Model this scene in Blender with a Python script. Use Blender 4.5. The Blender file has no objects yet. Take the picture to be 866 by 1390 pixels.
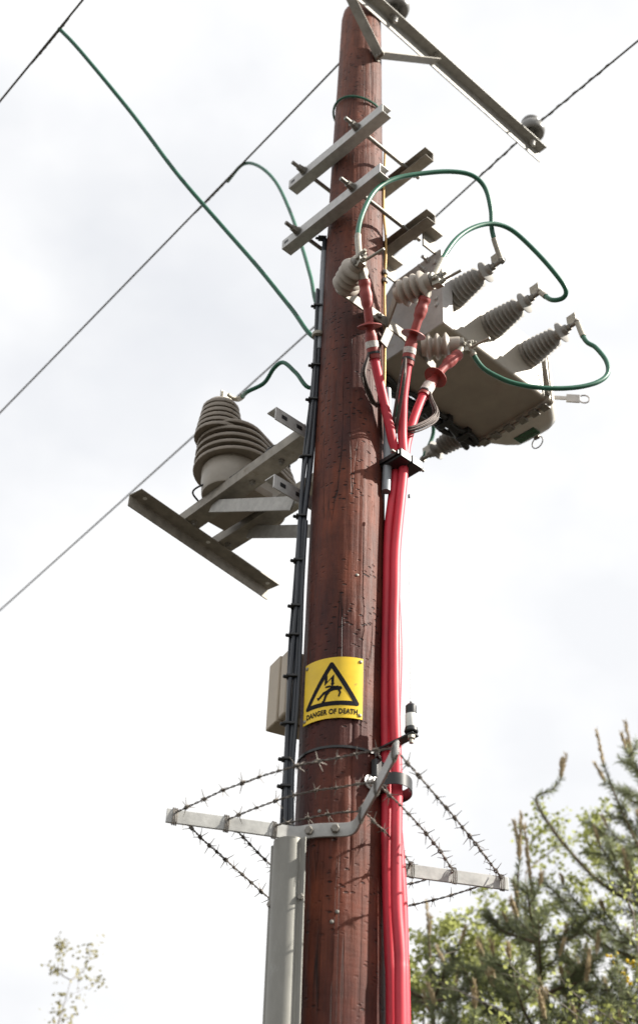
import bpy, bmesh, math, random
from mathutils import Vector, Matrix, noise
random.seed(7)
V = Vector
PI = math.pi
sc = bpy.context.scene
COL = sc.collection

# ------------------------------------------------------------ camera
TH, ROLL = math.radians(38), math.radians(2.5)
Fw = V((0, math.cos(TH), math.sin(TH)))
R0 = V((1, 0, 0)); U0 = V((0, -math.sin(TH), math.cos(TH)))
Rt = R0*math.cos(ROLL) + U0*math.sin(ROLL)
Up = U0*math.cos(ROLL) - R0*math.sin(ROLL)
cam = bpy.data.cameras.new('camera')
co = bpy.data.objects.new('camera', cam); COL.objects.link(co)
co.matrix_world = Matrix(((Rt.x, Up.x, -Fw.x, 0), (Rt.y, Up.y, -Fw.y, 0), (Rt.z, Up.z, -Fw.z, 1.6), (0, 0, 0, 1)))
cam.sensor_fit = 'AUTO'; cam.sensor_width = 36
cam.lens = 36*1800/1390
cam.shift_y = -45/1390
cam.clip_start = 0.1; cam.clip_end = 2000
cam.dof.use_dof = True; cam.dof.focus_distance = 4.9; cam.dof.aperture_fstop = 2.3
sc.camera = co

# ------------------------------------------------------------ sky and sun
SUN_EL = math.radians(36); SUN_AZ = math.atan2(0.99, -0.13)      # azimuth from +Y towards +X
w = bpy.data.worlds.new('World'); sc.world = w; w.use_nodes = True
nt = w.node_tree; nt.nodes.clear()
def wn(t, **k):
    n = nt.nodes.new(t)
    for a, b in k.items(): setattr(n, a, b)
    return n
out = wn('ShaderNodeOutputWorld')
sky = wn('ShaderNodeTexSky', sky_type='NISHITA', sun_disc=False, sun_elevation=SUN_EL, sun_rotation=SUN_AZ)
bg1 = wn('ShaderNodeBackground'); bg1.inputs[1].default_value = 0.07
nt.links.new(sky.outputs[0], bg1.inputs[0])
tc = wn('ShaderNodeTexCoord')
mp = wn('ShaderNodeMapping'); mp.inputs['Scale'].default_value = (1, 1, 1.6); mp.inputs['Location'].default_value = (3.1, 0.4, 1.7)
nt.links.new(tc.outputs['Generated'], mp.inputs[0])
n1 = wn('ShaderNodeTexNoise'); n1.inputs['Scale'].default_value = 3.1; n1.inputs['Detail'].default_value = 5; n1.inputs['Roughness'].default_value = 0.5
nt.links.new(mp.outputs[0], n1.inputs[0])
r1 = wn('ShaderNodeValToRGB')                                   # cloud brightness: grey bellies and white tops
r1.color_ramp.elements[0].position = 0.36; r1.color_ramp.elements[0].color = (0.85, 0.862, 0.888, 1)
r1.color_ramp.elements[1].position = 0.56; r1.color_ramp.elements[1].color = (1.0, 1.0, 1.0, 1)
nt.links.new(n1.outputs[0], r1.inputs[0])
bg2 = wn('ShaderNodeBackground'); bg2.inputs[1].default_value = 0.55
nt.links.new(r1.outputs[0], bg2.inputs[0])
mp2 = wn('ShaderNodeMapping'); mp2.inputs['Location'].default_value = (7.3, 2.2, 0.3)
nt.links.new(tc.outputs['Generated'], mp2.inputs[0])
n2 = wn('ShaderNodeTexNoise'); n2.inputs['Scale'].default_value = 2.3; n2.inputs['Detail'].default_value = 6
nt.links.new(mp2.outputs[0], n2.inputs[0])
r2 = wn('ShaderNodeValToRGB')                                   # thin places in the overcast
r2.color_ramp.elements[0].position = 0.30; r2.color_ramp.elements[0].color = (0.86, 0.86, 0.86, 1)
r2.color_ramp.elements[1].position = 0.45; r2.color_ramp.elements[1].color = (1, 1, 1, 1)
nt.links.new(n2.outputs[0], r2.inputs[0])
mx = wn('ShaderNodeMixShader')
nt.links.new(r2.outputs[0], mx.inputs[0]); nt.links.new(bg1.outputs[0], mx.inputs[1]); nt.links.new(bg2.outputs[0], mx.inputs[2])
nt.links.new(mx.outputs[0], out.inputs[0])

sl = bpy.data.lights.new('sun', 'SUN'); sl.energy = 5.0; sl.angle = math.radians(0.6); sl.color = (1.0, 0.95, 0.86)
so = bpy.data.objects.new('sun', sl); COL.objects.link(so)
sd = V((math.sin(SUN_AZ)*math.cos(SUN_EL), math.cos(SUN_AZ)*math.cos(SUN_EL), math.sin(SUN_EL)))
so.rotation_euler = (-sd).to_track_quat('-Z', 'Y').to_euler(); so.location = (20, 8, 25)
sc.view_settings.view_transform = 'Standard'; sc.view_settings.look = 'None'
sc.view_settings.exposure = 1.0; sc.view_settings.gamma = 1
sc.render.film_transparent = False

# ------------------------------------------------------------ materials
def mat(name, col, rough=0.6, metal=0.0, var=0.18, scale=18, col2=None, bump=0.0, bscale=60, spec=0.5, zsq=1.0, trans=0.0, coat=0.0, spots=None):
    m = bpy.data.materials.new(name); m.use_nodes = True
    t = m.node_tree; b = t.nodes['Principled BSDF']; L = t.links.new
    b.inputs['Roughness'].default_value = rough; b.inputs['Metallic'].default_value = metal
    b.inputs['Specular IOR Level'].default_value = spec
    if coat: b.inputs['Coat Weight'].default_value = coat
    tcn = t.nodes.new('ShaderNodeTexCoord'); mpn = t.nodes.new('ShaderNodeMapping'); mpn.inputs['Scale'].default_value = (1, 1, zsq)
    L(tcn.outputs['Object'], mpn.inputs[0])
    no = t.nodes.new('ShaderNodeTexNoise'); no.inputs['Scale'].default_value = scale; no.inputs['Detail'].default_value = 6; no.inputs['Roughness'].default_value = 0.65
    L(mpn.outputs[0], no.inputs[0])
    rp = t.nodes.new('ShaderNodeValToRGB')
    c2 = col2 or tuple(c*(1-var*1.6) for c in col)
    hi = tuple(min(1, c*(1+var)) for c in col)
    rp.color_ramp.elements[0].position = 0.3; rp.color_ramp.elements[0].color = (*c2, 1)
    rp.color_ramp.elements[1].position = 0.7; rp.color_ramp.elements[1].color = (*hi, 1)
    L(no.outputs[0], rp.inputs[0])
    last = rp.outputs[0]
    if spots:
        n3 = t.nodes.new('ShaderNodeTexNoise'); n3.inputs['Scale'].default_value = spots[1]; n3.inputs['Detail'].default_value = 8; n3.inputs['Roughness'].default_value = 0.75
        L(mpn.outputs[0], n3.inputs[0])
        r3 = t.nodes.new('ShaderNodeValToRGB'); r3.color_ramp.elements[0].position = spots[2]; r3.color_ramp.elements[1].position = min(1, spots[2]+0.1)
        r3.color_ramp.elements[0].color = (0, 0, 0, 1); r3.color_ramp.elements[1].color = (1, 1, 1, 1)
        L(n3.outputs[0], r3.inputs[0])
        mm = t.nodes.new('ShaderNodeMixRGB'); mm.inputs[2].default_value = (*spots[0], 1)
        L(r3.outputs[0], mm.inputs[0]); L(last, mm.inputs[1]); last = mm.outputs[0]
    L(last, b.inputs['Base Color'])
    rr = t.nodes.new('ShaderNodeMapRange'); rr.inputs[3].default_value = max(0.05, rough-0.1); rr.inputs[4].default_value = min(1, rough+0.12)
    L(no.outputs[0], rr.inputs[0]); L(rr.outputs[0], b.inputs['Roughness'])
    if bump:
        nb = t.nodes.new('ShaderNodeTexNoise'); nb.inputs['Scale'].default_value = bscale; nb.inputs['Detail'].default_value = 5
        L(mpn.outputs[0], nb.inputs[0])
        bn = t.nodes.new('ShaderNodeBump'); bn.inputs['Strength'].default_value = bump; bn.inputs['Distance'].default_value = 0.004
        L(nb.outputs[0], bn.inputs['Height']); L(bn.outputs[0], b.inputs['Normal'])
    if trans:
        b.inputs['Subsurface Weight'].default_value = 0.0
        gm = t.nodes.new('ShaderNodeGamma'); gm.inputs[1].default_value = 0.68; L(last, gm.inputs[0])   # light coming through a leaf is brighter and yellower
        tr = t.nodes.new('ShaderNodeBsdfTranslucent'); L(gm.outputs[0], tr.inputs[0])
        ms = t.nodes.new('ShaderNodeMixShader'); ms.inputs[0].default_value = trans
        L(b.outputs[0], ms.inputs[1]); L(tr.outputs[0], ms.inputs[2]); L(ms.outputs[0], t.nodes['Material Output'].inputs[0])
    return m

def wood_mat():
    m = bpy.data.materials.new('creosoted_wood'); m.use_nodes = True
    t = m.node_tree; b = t.nodes['Principled BSDF']; L = t.links.new
    N = t.nodes.new
    b.inputs['Specular IOR Level'].default_value = 0.22
    tcn = N('ShaderNodeTexCoord')
    def nz(scale, sx, sz, detail=6, rough=0.6):
        mp_ = N('ShaderNodeMapping'); mp_.inputs['Scale'].default_value = (sx, sx, sz); L(tcn.outputs['Object'], mp_.inputs[0])
        n_ = N('ShaderNodeTexNoise'); n_.inputs['Scale'].default_value = scale; n_.inputs['Detail'].default_value = detail; n_.inputs['Roughness'].default_value = rough
        L(mp_.outputs[0], n_.inputs[0]); return n_.outputs[0]
    def ramp(x, stops):
        r = N('ShaderNodeValToRGB'); e = r.color_ramp.elements
        e[0].position, e[0].color = stops[0][0], (*stops[0][1], 1)
        e[1].position, e[1].color = stops[-1][0], (*stops[-1][1], 1)
        for p, c in stops[1:-1]:
            q = e.new(p); q.color = (*c, 1)
        L(x, r.inputs[0]); return r.outputs[0]
    def mix(f, a, c, mode='MIX'):
        q = N('ShaderNodeMixRGB'); q.blend_type = mode
        for i, x in ((0, f), (1, a), (2, c)):
            if hasattr(x, 'node'): L(x, q.inputs[i])
            elif i == 0: q.inputs[0].default_value = x
            else: q.inputs[i].default_value = (*x, 1)
        return q.outputs[0]
    big = nz(2.2, 1, 0.35)
    base = ramp(big, [(0.3, (0.024, 0.0095, 0.0095)), (0.48, (0.060, 0.0165, 0.013)), (0.66, (0.18, 0.050, 0.024))])
    # the upper pole is more weathered and paler
    sx = N('ShaderNodeSeparateXYZ'); L(tcn.outputs['Object'], sx.inputs[0])
    hr = N('ShaderNodeMapRange'); hr.inputs[1].default_value = 5.2; hr.inputs[2].default_value = 7.2; hr.inputs[3].default_value = 0.0; hr.inputs[4].default_value = 0.75
    L(sx.outputs[2], hr.inputs[0])
    base = mix(hr.outputs[0], base, ramp(nz(3.5, 1, 0.3), [(0.3, (0.075, 0.028, 0.022)), (0.68, (0.27, 0.105, 0.065))]))
    grain = nz(60, 1, 0.04, 8, 0.7)
    c = mix(0.6, base, ramp(grain, [(0.3, (0.5, 0.47, 0.47)), (0.5, (0.97, 0.96, 0.96)), (0.72, (1.35, 1.28, 1.2))]), 'MULTIPLY')
    c = mix(0.8, c, ramp(nz(13, 1, 0.55, 6, 0.7), [(0.32, (0.55, 0.53, 0.53)), (0.5, (0.95, 0.95, 0.95)), (0.7, (1.4, 1.3, 1.22))]), 'MULTIPLY')
    # horizontal shave marks of the debarker
    shave = nz(70, 0.2, 1.0, 3, 0.5)
    c = mix(0.16, c, ramp(shave, [(0.35, (0.6, 0.58, 0.58)), (0.65, (1.15, 1.12, 1.1))]), 'MULTIPLY')
    # dark splits along the grain
    crack = nz(26, 1, 0.03, 2, 0.4)
    cr = ramp(crack, [(0.485, (0, 0, 0)), (0.5, (1, 1, 1)), (0.515, (0, 0, 0))])
    cm = ramp(nz(3.0, 1, 0.4), [(0.5, (0, 0, 0)), (0.62, (1, 1, 1))])
    crf = mix(1.0, cr, cm, 'MULTIPLY')
    c = mix(crf, c, (0.02, 0.012, 0.011))
    # incision pits left by the preservative treatment
    mpv = N('ShaderNodeMapping'); mpv.inputs['Scale'].default_value = (0.8, 0.8, 1.5); L(tcn.outputs['Object'], mpv.inputs[0])
    vo = N('ShaderNodeTexVoronoi'); vo.inputs['Scale'].default_value = 37; L(mpv.outputs[0], vo.inputs[0])
    pf = ramp(vo.outputs['Distance'], [(0.14, (1, 1, 1)), (0.27, (0, 0, 0))])
    pm = ramp(nz(5, 1, 0.6, 3), [(0.40, (0, 0, 0)), (0.54, (0.9, 0.9, 0.9))])
    pit = mix(1.0, pf, pm, 'MULTIPLY')
    c = mix(pit, c, (0.016, 0.009, 0.009))
    # pale bloom of salts
    bl = ramp(nz(7, 1, 0.3, 7, 0.75), [(0.64, (0, 0, 0)), (0.8, (0.3, 0.3, 0.3))])
    c = mix(bl, c, (0.26, 0.17, 0.15))
    L(c, b.inputs['Base Color'])
    rr = N('ShaderNodeMapRange'); rr.inputs[3].default_value = 0.42; rr.inputs[4].default_value = 0.75
    L(grain, rr.inputs[0]); L(rr.outputs[0], b.inputs['Roughness'])
    def mth(op, a, c2):
        q = N('ShaderNodeMath'); q.operation = op
        for i, x in ((0, a), (1, c2)):
            if hasattr(x, 'node'): L(x, q.inputs[i])
            else: q.inputs[i].default_value = x
        return q.outputs[0]
    h = mth('ADD', mth('MULTIPLY', grain, 0.7), mth('MULTIPLY', shave, 0.2))
    h = mth('SUBTRACT', h, mth('MULTIPLY', pit, 0.9)); h = mth('SUBTRACT', h, mth('MULTIPLY', crf, 1.2))
    bn = N('ShaderNodeBump'); bn.inputs['Strength'].default_value = 0.9; bn.inputs['Distance'].default_value = 0.005
    L(h, bn.inputs['Height']); L(bn.outputs[0], b.inputs['Normal'])
    return m

M = {}
M['wood'] = wood_mat()
M['galv'] = mat('galvanised_steel', (0.37, 0.36, 0.335), 0.5, 0.25, 0.16, 30, bump=0.15, bscale=90, spots=((0.27, 0.25, 0.22), 12, 0.6))
M['galv_old'] = mat('weathered_galvanised_steel', (0.30, 0.275, 0.235), 0.6, 0.15, 0.2, 22, bump=0.2, bscale=80, spots=((0.2, 0.17, 0.13), 9, 0.58))
M['galv_bright'] = mat('bright_galvanised_steel', (0.5, 0.495, 0.48), 0.45, 0.3, 0.12, 35, bump=0.12, bscale=90)
M['guard'] = mat('dull_zinc_sheet', (0.27, 0.265, 0.24), 0.55, 0.25, 0.15, 9, zsq=0.35, bump=0.15, bscale=60, spots=((0.31, 0.31, 0.29), 16, 0.6))
M['bolt'] = mat('bolt_steel', (0.25, 0.235, 0.21), 0.5, 0.5, 0.25, 60, spots=((0.14, 0.09, 0.06), 50, 0.6))
M['stem'] = mat('bright_stem_steel', (0.6, 0.59, 0.57), 0.4, 0.5, 0.1, 60)
M['pin_ins'] = mat('grey_glaze', (0.19, 0.185, 0.175), 0.3, 0, 0.15, 20, coat=0.2)
M['poly'] = mat('grey_silicone_rubber', (0.30, 0.285, 0.265), 0.6, 0, 0.13, 25, spots=((0.22, 0.2, 0.17), 18, 0.6))
M['cream'] = mat('cream_porcelain', (0.41, 0.365, 0.315), 0.42, 0, 0.1, 25, spots=((0.31, 0.265, 0.215), 20, 0.6))
M['vt'] = mat('brown_grey_resin', (0.27, 0.23, 0.185), 0.5, 0, 0.12, 18, spots=((0.25, 0.215, 0.175), 14, 0.6))
M['vt_body'] = mat('pale_cast_resin', (0.36, 0.325, 0.275), 0.4, 0, 0.1, 12)
M['tank'] = mat('pale_grey_tank_paint', (0.34, 0.305, 0.255), 0.45, 0, 0.1, 7, bump=0.05, bscale=40, spots=((0.3, 0.26, 0.21), 9, 0.6))
M['cover'] = mat('white_cover_paint', (0.60, 0.575, 0.52), 0.4, 0, 0.08, 9, spots=((0.45, 0.41, 0.35), 12, 0.62))
M['plate'] = mat('grey_plate_paint', (0.42, 0.40, 0.385), 0.5, 0.1, 0.12, 14, spots=((0.33, 0.29, 0.25), 10, 0.58))
M['window'] = mat('green_window', (0.02, 0.10, 0.045), 0.15, 0, 0.4, 50, coat=0.6)
M['red'] = mat('red_cable_sheath', (0.62, 0.03, 0.055), 0.5, 0, 0.22, 9, zsq=0.35, bump=0.12, bscale=25, spots=((0.20, 0.025, 0.03), 22, 0.63))
M['term'] = mat('dark_red_heatshrink', (0.30, 0.045, 0.038), 0.5, 0, 0.15, 25, bump=0.1, bscale=50)
M['green'] = mat('green_insulation', (0.018, 0.125, 0.075), 0.42, 0, 0.15, 20)
M['lug'] = mat('dull_lug', (0.36, 0.335, 0.28), 0.5, 0.3, 0.2, 60)
M['braid'] = mat('tinned_braid', (0.09, 0.068, 0.06), 0.5, 0.4, 0.4, 160, col2=(0.035, 0.025, 0.022))
M['tape'] = mat('white_tape', (0.72, 0.70, 0.66), 0.6, 0, 0.12, 90, col2=(0.38, 0.32, 0.3))
M['black'] = mat('black_plastic', (0.016, 0.017, 0.018), 0.42, 0, 0.25, 20)
M['blackc'] = mat('black_cable_sheath', (0.022, 0.027, 0.036), 0.4, 0, 0.25, 14, zsq=0.4)
M['gold'] = mat('brass_coloured_cable', (0.50, 0.30, 0.09), 0.4, 0.2, 0.15, 40)
M['pipe'] = mat('grey_pipe', (0.23, 0.25, 0.27), 0.4, 0.1, 0.1, 30)
M['wire'] = mat('stranded_conductor', (0.085, 0.08, 0.065), 0.55, 0.2, 0.08, 20)
M['yellow'] = mat('yellow_sign_enamel', (0.82, 0.55, 0.018), 0.45, 0, 0.10, 9, bump=0.06, bscale=14, spots=((0.42, 0.27, 0.03), 20, 0.62))
M['ink'] = mat('black_sign_ink', (0.008, 0.008, 0.012), 0.6, 0, 0.2, 40, spec=0.15)
M['rivet'] = mat('sign_nail_zinc', (0.3, 0.28, 0.22), 0.5, 0.4, 0.2, 90)
M['box'] = mat('cream_box_plastic', (0.40, 0.335, 0.25), 0.5, 0, 0.10, 6, spots=((0.31, 0.255, 0.185), 12, 0.62))
M['barb'] = mat('rusty_barbed_wire', (0.145, 0.125, 0.105), 0.55, 0.35, 0.35, 70, spots=((0.27, 0.255, 0.24), 60, 0.55))
M['zinc_arm'] = mat('zinc_bar', (0.42, 0.42, 0.405), 0.5, 0.3, 0.13, 26, bump=0.12, bscale=70, spots=((0.32, 0.31, 0.28), 16, 0.6))
M['white'] = mat('white_label', (0.75, 0.75, 0.72), 0.5, 0, 0.06, 40)
M['thin'] = mat('pale_whip', (0.62, 0.62, 0.6), 0.4, 0.1, 0.1, 30)
M['bark'] = mat('pine_bark', (0.13, 0.085, 0.055), 0.85, 0, 0.3, 25, bump=0.4, bscale=40)
M['bbark'] = mat('birch_bark', (0.22, 0.19, 0.16), 0.8, 0, 0.3, 25, bump=0.3, bscale=40)
M['needle'] = mat('pine_needles', (0.12, 0.14, 0.06), 0.55, 0, 0.4, 2.5, trans=0.66)
M['candle'] = mat('straw_new_shoots', (0.42, 0.33, 0.19), 0.7, 0, 0.25, 20, trans=0.2)
M['leaf'] = mat('fresh_birch_leaves', (0.25, 0.275, 0.06), 0.5, 0, 0.4, 5, trans=0.62)
M['leaf2'] = mat('olive_leaves', (0.3, 0.27, 0.12), 0.5, 0, 0.3, 7, trans=0.4)
M['bloom'] = mat('yellow_gorse_bloom', (0.75, 0.55, 0.02), 0.5, 0, 0.2, 30, trans=0.3)
M['grass'] = mat('rough_grass', (0.034, 0.029, 0.02), 0.9, 0, 0.35, 3, bump=0.5, bscale=30)

# ------------------------------------------------------------ mesh helpers
AX = V((0.114, 4.0, 0))                    # the pole's axis
E1 = V((0.745, 0.667, 0)).normalized()     # along the crossarm: right and away
E2 = V((E1.y, -E1.x, 0))                   # along the line: right and towards the camera
EZ = V((0, 0, 1))
def W(a, b, z): return AX + E1*a + E2*b + EZ*z

def spline(pts, n=8):
    P = [V(p) for p in pts]
    if len(P) < 3: return P
    P = [P[0]*2-P[1]] + P + [P[-1]*2-P[-2]]
    o = []
    for i in range(1, len(P)-2):
        a, b, c, d = P[i-1:i+3]
        for k in range(n):
            t = k/n
            o.append(0.5*((2*b)+(c-a)*t+(2*a-5*b+4*c-d)*t*t+(3*b-a-3*c+d)*t**3))
    o.append(P[-2]); return o

def basis(ax):
    ax = V(ax).normalized()
    r = V((0, 0, 1)) if abs(ax.z) < 0.9 else V((1, 0, 0))
    x = ax.cross(r).normalized(); return x, ax.cross(x).normalized(), ax

class Mb:
    def __init__(s): s.v = []; s.f = []
    def add(s, vs, fs):
        o = len(s.v); s.v += [V(p) for p in vs]; s.f += [tuple(i+o for i in f) for f in fs]; return s
    def box(s, c, x, y, z):                # centre and three half-axis vectors
        c = V(c); x, y, z = V(x), V(y), V(z)
        vs = [c+x*i+y*j+z*k for k in (-1, 1) for j in (-1, 1) for i in (-1, 1)]
        if x.cross(y).dot(z) < 0: vs = [c-x*i+y*j+z*k for k in (-1, 1) for j in (-1, 1) for i in (-1, 1)]
        return s.add(vs, [(0, 2, 3, 1), (4, 5, 7, 6), (0, 1, 5, 4), (2, 6, 7, 3), (0, 4, 6, 2), (1, 3, 7, 5)])
    def prism(s, prof, p0, p1, u, v):      # 2-D outline swept from p0 to p1
        p0, p1, u, v = V(p0), V(p1), V(u), V(v); n = len(prof)
        vs = [p+u*a+v*b for p in (p0, p1) for a, b in prof]
        fs = [(i, (i+1) % n, n+(i+1) % n, n+i) for i in range(n)] + [tuple(range(n-1, -1, -1)), tuple(range(n, 2*n))]
        return s.add(vs, fs)
    def tube(s, pts, r, n=10, caps=True):
        P = [V(p) for p in pts]; m = len(P)
        rr = r if isinstance(r, (list, tuple)) else [r]*m
        T = [(P[min(i+1, m-1)]-P[max(i-1, 0)]).normalized() for i in range(m)]
        x, y, _ = basis(T[0]); vs = []
        for i in range(m):
            x = (x - T[i]*x.dot(T[i])).normalized(); y = T[i].cross(x)
            vs += [P[i]+(x*math.cos(2*PI*k/n)+y*math.sin(2*PI*k/n))*rr[i] for k in range(n)]
        fs = [(i*n+k, i*n+(k+1) % n, (i+1)*n+(k+1) % n, (i+1)*n+k) for i in range(m-1) for k in range(n)]
        if caps: fs += [tuple(range(n-1, -1, -1)), tuple((m-1)*n+k for k in range(n))]
        return s.add(vs, fs)
    def lathe(s, prof, o, ax, n=28, cap=True):   # (radius, height) profile round an axis
        o = V(o); x, y, z = basis(ax); m = len(prof); vs = []
        for r, h in prof:
            vs += [o+z*h+(x*math.cos(2*PI*k/n)+y*math.sin(2*PI*k/n))*r for k in range(n)]
        fs = [(i*n+k, i*n+(k+1) % n, (i+1)*n+(k+1) % n, (i+1)*n+k) for i in range(m-1) for k in range(n)]
        if cap: fs += [tuple(range(n-1, -1, -1)), tuple((m-1)*n+k for k in range(n))]
        return s.add(vs, fs)
    def hexbolt(s, o, ax, r=0.012, h=0.01, shank=0.0):
        o = V(o); ax = V(ax).normalized()
        s.lathe([(r, 0), (r, h*0.85), (r*0.85, h)], o, ax, 6)
        if shank: s.lathe([(r*0.55, h), (r*0.55, h+shank)], o, ax, 10)
        return s

ORG = {}
def build(mb, name, m, parent=None, loc=None, bevel=0, sharp=38, mats=None):
    o_ = ORG[parent.name] if parent else V(loc)
    me = bpy.data.meshes.new(name)
    me.from_pydata([v-o_ for v in mb.v], [], mb.f); me.update()
    bm = bmesh.new(); bm.from_mesh(me); bmesh.ops.recalc_face_normals(bm, faces=bm.faces); bm.to_mesh(me); bm.free()
    me.materials.append(M[m] if isinstance(m, str) else m)
    me.polygons.foreach_set('use_smooth', [True]*len(me.polygons))
    me.set_sharp_from_angle(angle=math.radians(sharp))
    o = bpy.data.objects.new(name, me); COL.objects.link(o)
    if parent: o.parent = parent
    else: o.location = o_
    ORG[o.name] = o_
    if bevel:
        b = o.modifiers.new('bevel', 'BEVEL'); b.width = bevel; b.segments = 2; b.limit_method = 'ANGLE'; b.angle_limit = math.radians(40)
    return o
def tag(o, label, cat, group=None, kind=None):
    if label: o['label'] = label
    if cat: o['category'] = cat
    if group: o['group'] = group
    if kind: o['kind'] = kind
    return o
def thing(name, label, cat, loc, group=None):
    o = bpy.data.objects.new(name, None); o.empty_display_size = 0.05; COL.objects.link(o)
    o.location = V(loc); ORG[o.name] = V(loc)
    return tag(o, label, cat, group)
def mesh_copy(src, name, parent, offset=V((0, 0, 0)), rot=None):   # another copy of a piece, sharing its mesh
    c = src.copy(); c.name = name; COL.objects.link(c); c.parent = parent
    c.location = offset
    if rot: c.rotation_euler = rot
    return c

# ------------------------------------------------------------ ground
g = Mb(); N_ = 40
gs = [(-600+1200*i/N_) for i in range(N_+1)]
for y in gs:
    for x in gs: g.v.append(V((x, y, 0 if abs(x) < 60 and abs(y) < 60 else 0.4*noise.noise(V((x, y, 0))*0.01))))
for j in range(N_):
    for i in range(N_): g.f.append((j*(N_+1)+i, j*(N_+1)+i+1, (j+1)*(N_+1)+i+1, (j+1)*(N_+1)+i))
tag(build(g, 'ground', 'grass', loc=(0, 0, 0)), None, None, kind='structure')

# ------------------------------------------------------------ the pole
PR = [(-0.5, 0.168), (0, 0.164), (2.0, 0.152), (2.9, 0.147), (3.4, 0.142), (3.9, 0.1395), (4.7, 0.1365), (5.2, 0.134), (5.7, 0.130), (6.3, 0.122), (7.0, 0.1125), (7.6, 0.105), (7.77, 0.102), (7.815, 0.096), (7.82, 0.09)]
def pole_r(z):
    for (z0, r0), (z1, r1) in zip(PR, PR[1:]):
        if z <= z1: return r0+(r1-r0)*(z-z0)/(z1-z0)
    return PR[-1][1]
def on_pole(deg, z, d=0.0):               # deg from the camera side, positive to the right
    t = math.radians(deg); n_ = V((math.sin(t), -math.cos(t), 0))
    return AX + EZ*z + n_*(pole_r(z)+d), n_
wood = thing('wooden_pole', 'tall reddish brown creosoted wooden pole carrying all the electrical gear', 'utility pole', AX)
pm = Mb(); NA = 150
knots = [(14, 4.06, 0.03), (24, 3.99, 0.02), (10, 3.34, 0.022), (-6, 3.12, 0.015), (30, 4.9, 0.015), (18, 5.32, 0.012)]
checks = [(12, 3.0, 3.9, 0.004), (27, 4.3, 4.8, 0.002), (16, 4.15, 4.7, 0.0035), (44, 4.9, 5.4, 0.002), (-20, 3.0, 3.5, 0.002), (5, 5.7, 6.6, 0.003), (32, 6.2, 7.3, 0.003), (-35, 5.2, 6.0, 0.0025), (50, 3.0, 3.6, 0.003), (100, 2, 6, 0.005), (-130, 2, 7, 0.005)]
zs = [-0.5+i*0.1 for i in range(26)]
while zs[-1] < 7.74: zs.append(zs[-1]+0.026)
zs += [7.77, 7.79, 7.805, 7.815]
for z in zs:
    r = pole_r(z)
    for k in range(NA):
        t = 360*k/NA-180; th = math.radians(t); c_, s_ = math.sin(th), -math.cos(th)
        d = 0.0045*noise.noise(V((c_*1.2, s_*1.2, z*0.6))) + 0.0016*noise.noise(V((c_*9, s_*9, z*1.1))) + 0.0009*noise.noise(V((c_*22, s_*22, z*4)))
        for (kt, kz, kr) in knots:
            q = math.hypot((t-kt)*PI/180*r, (z-kz)*0.8)/kr
            if q < 3: d += 0.006*math.exp(-q*q)*(1-1.3*math.exp(-q*q*6))
        for (ct, z0, z1, dep) in checks:
            if z0 < z < z1:
                q = abs(t-ct-2.5*noise.noise(V((ct, 0, z*1.7))))/1.6
                if q < 1: d -= dep*(1-q)*min(1, (z-z0)*6, (z1-z)*6)
        pm.v.append(AX+V((c_*(r+d), s_*(r+d), z)))
nr = len(zs)
for i in range(nr-1):
    for k in range(NA): pm.f.append((i*NA+k, i*NA+(k+1) % NA, (i+1)*NA+(k+1) % NA, (i+1)*NA+k))
pm.f.append(tuple((nr-1)*NA+k for k in range(NA)))
build(pm, 'pole_shaft', 'wood', wood, sharp=60)
bnd = Mb(); zb = 3.535
bnd.lathe([(pole_r(zb)+0.001, -0.004), (pole_r(zb)+0.005, -0.004), (pole_r(zb)+0.005, 0.004), (pole_r(zb)+0.001, 0.004)], AX+EZ*zb, EZ, 64, cap=False)
build(bnd, 'steel_band', 'black', wood)
for t, z in ((-8, 2.97), (-2, 3.0), (-28, 3.32), (14, 4.2)):
    p, n_ = on_pole(t, z, -0.002); q = Mb().lathe([(0.006, 0), (0.006, 0.004), (0.003, 0.006)], p, n_, 10)
    build(q, 'nail', 'bolt', wood)

# ------------------------------------------------------------ crossarm at the top
ARM_Z = 7.785
arm = thing('crossarm', 'long grey steel angle crossarm bolted across the top of the pole', 'crossarm', W(0, 0.11, ARM_Z))
T = 0.007
build(Mb().prism([(0, 0), (0.064, 0), (0.064, -T), (T, -T), (T, -0.085), (0, -0.085)], W(-1.25, 0.108, ARM_Z), W(1.322, 0.108, ARM_Z), E2, EZ), 'angle_bar', 'galv', arm, bevel=0.0015)
for sgn, nm in ((-1, 'brace'), (1, 'brace')):
    p0, p1 = W(sgn*0.006, 0.113+(0.006 if sgn > 0 else 0), 7.33), W(0.43 if sgn > 0 else -0.30, 0.118, 7.712)
    d = (p1-p0).normalized(); n_ = d.cross(E2).normalized(); n_ = n_ if n_.z > 0 else -n_
    b = build(Mb().prism([(0, 0), (0.054, 0), (0.054, 0.005), (0.005, 0.005), (0.005, 0.03), (0, 0.03)], p0-d*0.02, p1, E2, n_), nm, 'galv_old', arm, bevel=0.001)
bb = Mb(); bb.hexbolt(W(0, 0.126, 7.33), E2, 0.016, 0.014, 0.03); build(bb, 'bolt', 'bolt', arm)
for a in (-0.06, 0.09, 0.42, -0.42):
    bb = Mb().hexbolt(W(a, 0.14, ARM_Z-T), -EZ, 0.013, 0.012, 0.01); build(bb, 'bolt', 'bolt', arm)

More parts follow.
